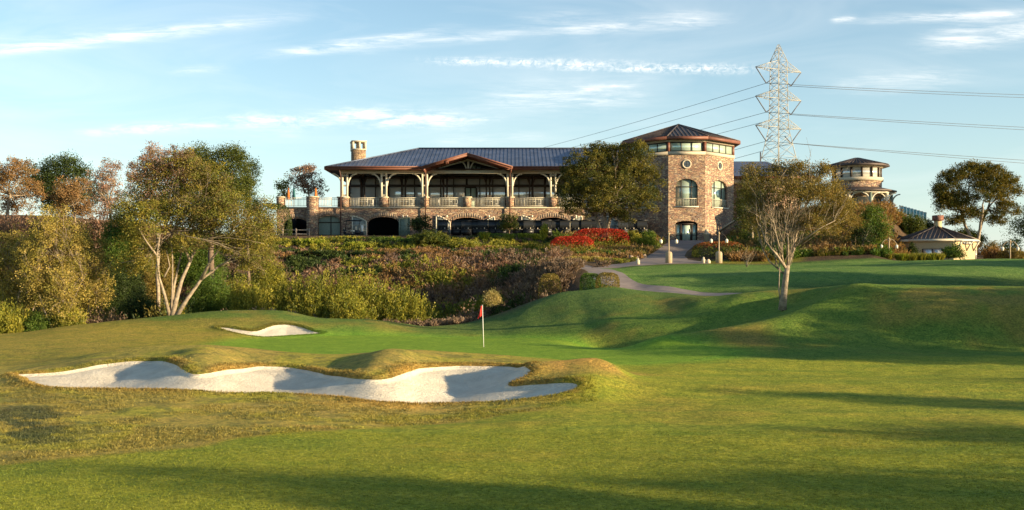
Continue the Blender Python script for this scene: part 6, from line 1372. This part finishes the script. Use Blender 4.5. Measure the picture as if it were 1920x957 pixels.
for px, w_ in [(682, 'in the leftmost porch bay'), (757, 'in the second porch bay'), (840, 'at the left under the gable'), (915, 'at the right under the gable'), (996, 'in the bay right of the gable')]:
    for s, t_ in ((-1, 'left'), (1, 'right')):
        loc = (wx(px, 126.8)+s*.85, 126.8, deck+.17); lb = 'white chair on the %s side of the table %s' % (t_, w_)
        if k == 0: ch0.location = loc; ch0.rotation_euler = (0, 0, s*-1.57); ch0['label'] = lb
        else: dup(ch0, loc, s*-1.57, lb)
        k += 1
# closed terrace umbrellas
for px, mt, lb in [(541, 'orange', 'closed orange umbrella at the left end of the terrace'), (551, 'teal', 'closed teal umbrella beside the orange one on the terrace'), (592, 'orange', 'closed orange umbrella on the terrace near the porch')]:
    x = wx(px, 127.5); z = deck+.16; r = empty('closed_umbrella', (x, 127.5, z), lb, 'umbrella', 'closed umbrellas on the terrace')
    m = MB(); m.tube([(x, 127.5, z), (x, 127.5, z+2.7)], .03, 6); m.build('pole', M['wood'], r); m = MB(); m.lathe([(.10, 1.0), (.22, 1.1), (.16, 1.7), (.10, 2.3), (.03, 2.65)], (x, 127.5, z), 9); m.build('canopy', M[mt], r)
# ---- lattice pylon
YP = 284.0; pc = Vector((wx(1460, YP), YP, 0)); s = YP/F
aw = math.radians(30); ax = Vector((math.cos(aw), math.sin(aw), 0)); ay = Vector((-math.sin(aw), math.cos(aw), 0))
Z = lambda py: (HY-py)*s
zb = 2.0
pyl = empty('transmission_tower', (pc.x, pc.y, zb), 'tall pale steel lattice pylon with three pairs of arms rising behind the clubhouse', 'pylon')
prof = [(zb, 4.9), (Z(310), 3.4), (Z(240), 1.75), (Z(185), 1.6), (Z(115), 1.5), (Z(84), .12)]
def wd(z):
    for (z0, w0), (z1, w1) in zip(prof[:-1], prof[1:]):
        if z <= z1: return w0+(w1-w0)*(z-z0)/(z1-z0)
    return .12
cn_ = lambda z, k: Vector((pc.x, pc.y, z))+ax*wd(z)*(1 if k in (0, 3) else -1)+ay*wd(z)*(1 if k in (0, 1) else -1)
for k in range(4):
    m = MB()
    for (z0, w0), (z1, w1) in zip(prof[:-1], prof[1:]): m.beam(cn_(z0, k), cn_(z1, k), .16, .16)
    m.build('leg', M['steel'], pyl)
lv = [zb, Z(395), Z(350), Z(320), Z(295), Z(272), Z(255), Z(240), Z(226), Z(212), Z(198), Z(185), Z(170), Z(157), Z(143), Z(130), Z(115), Z(100), Z(90)]
for k in range(4):
    m = MB()
    for a, b in zip(lv[:-1], lv[1:]): m.beam(cn_(a, k), cn_(b, (k+1) % 4), .065, .065); m.beam(cn_(a, (k+1) % 4), cn_(b, k), .065, .065); m.beam(cn_(b, k), cn_(b, (k+1) % 4), .065, .065)
    m.build('bracing', M['steel'], pyl)
cond = []
for j, (pa, names) in enumerate([(131, 0), (185, 0), (239, 0)]):
    z0 = Z(pa+2); zt = Z(pa-15)
    for sg in (-1, 1):
        tip = pc+ax*sg*7.9+Vector((0, 0, z0+.3)); m = MB()
        for q in (-1, 1):
            b0 = pc+ax*sg*wd(z0)+ay*q*wd(z0)+Vector((0, 0, z0)); t0 = pc+ax*sg*wd(zt)+ay*q*wd(zt)+Vector((0, 0, zt)); m.beam(b0, tip, .12, .12); m.beam(t0, tip, .09, .09); N = 5; prev = t0
            for i in range(1, N): pb = b0.lerp(tip, i/N); pt_ = t0.lerp(tip, i/N); m.beam(prev, pb, .065, .065); m.beam(pb, pt_, .05, .05); prev = pt_
        b0 = pc+ax*sg*wd(z0)+ay*wd(z0)+Vector((0, 0, z0)); b1_ = pc+ax*sg*wd(z0)-ay*wd(z0)+Vector((0, 0, z0)); prev = b0
        for i in range(1, 5): qn = (b1_ if i % 2 else b0).lerp(tip, i/5); m.beam(prev, qn, .05, .05); prev = qn
        m.build('cross_arm', M['steel'], pyl)
        low = pc+ax*sg*4.3+Vector((0, 0, z0-3.6)); inner = pc+ax*sg*wd(z0-2)*1.0+Vector((0, 0, z0-1.9)); cond.append(low)
        for src in (tip, inner): i_ = MB(); i_.tube([src, low], .13, 6); i_.build('insulator', M['wire'], pyl)
def wire(a, b, sag, lb, r=.055):
    pts = [a.lerp(b, t/24)-Vector((0, 0, sag*4*(t/24)*(1-t/24))) for t in range(25)]
    m = MB(); m.tube(pts, r, 5); o = m.build('power_line', M['wire'], origin=tuple(a)); tag(o, lb, 'power line', 'power lines')
def far(px, py, Y_): return px2w(px, py, Y_)
Ls = [(0, (700, 345, 640), 3, 'upper power line running left from the pylon over the ridge of the clubhouse roof'), (1, (740, 345, 640), 3, 'second power line running left from the pylon over the clubhouse roof'), (2, (560, 410, 640), 3, 'third power line leaving the pylon leftwards behind the octagonal tower roof'), (3, (600, 412, 640), 3, 'fourth power line leaving the pylon leftwards behind the octagonal tower roof'), (4, (520, 480, 640), 3, 'fifth power line leaving the pylon leftwards just above the low wing roof'), (5, (560, 485, 640), 3, 'lowest power line leaving the pylon leftwards just above the low wing roof')]
Rs = [(0, (2900, 184, 330), 2.2, 'uppermost power line running right from the pylon'), (1, (2900, 186, 340), 2.6, 'power line just beneath the uppermost one on the right'), (2, (2900, 270, 330), 1.5, 'middle power line running right from the pylon'), (3, (2900, 274, 340), 1.9, 'power line just beneath the middle one on the right'), (4, (2900, 352, 330), 1.2, 'third high power line running right above the round pavilion'), (5, (2900, 362, 340), 1.6, 'lowest power line running right, just clearing the round pavilion roof')]
for i, f_, sg, lb in Ls: wire(cond[i], far(*f_), sg, lb)
for i, f_, sg, lb in Rs: wire(cond[i], far(*f_), sg, lb)
# short chimney pipe and mast on the wing roof
m = MB(); p = px2w(1426, 303, 142); m.tube([(0, 0, -1.4), (0, 0, 1.2)], .09, 6); o = m.build('vent_pipe', M['wire']); o.location = p; o.parent = club; o.location = Vector(p)-Vector(club.location)
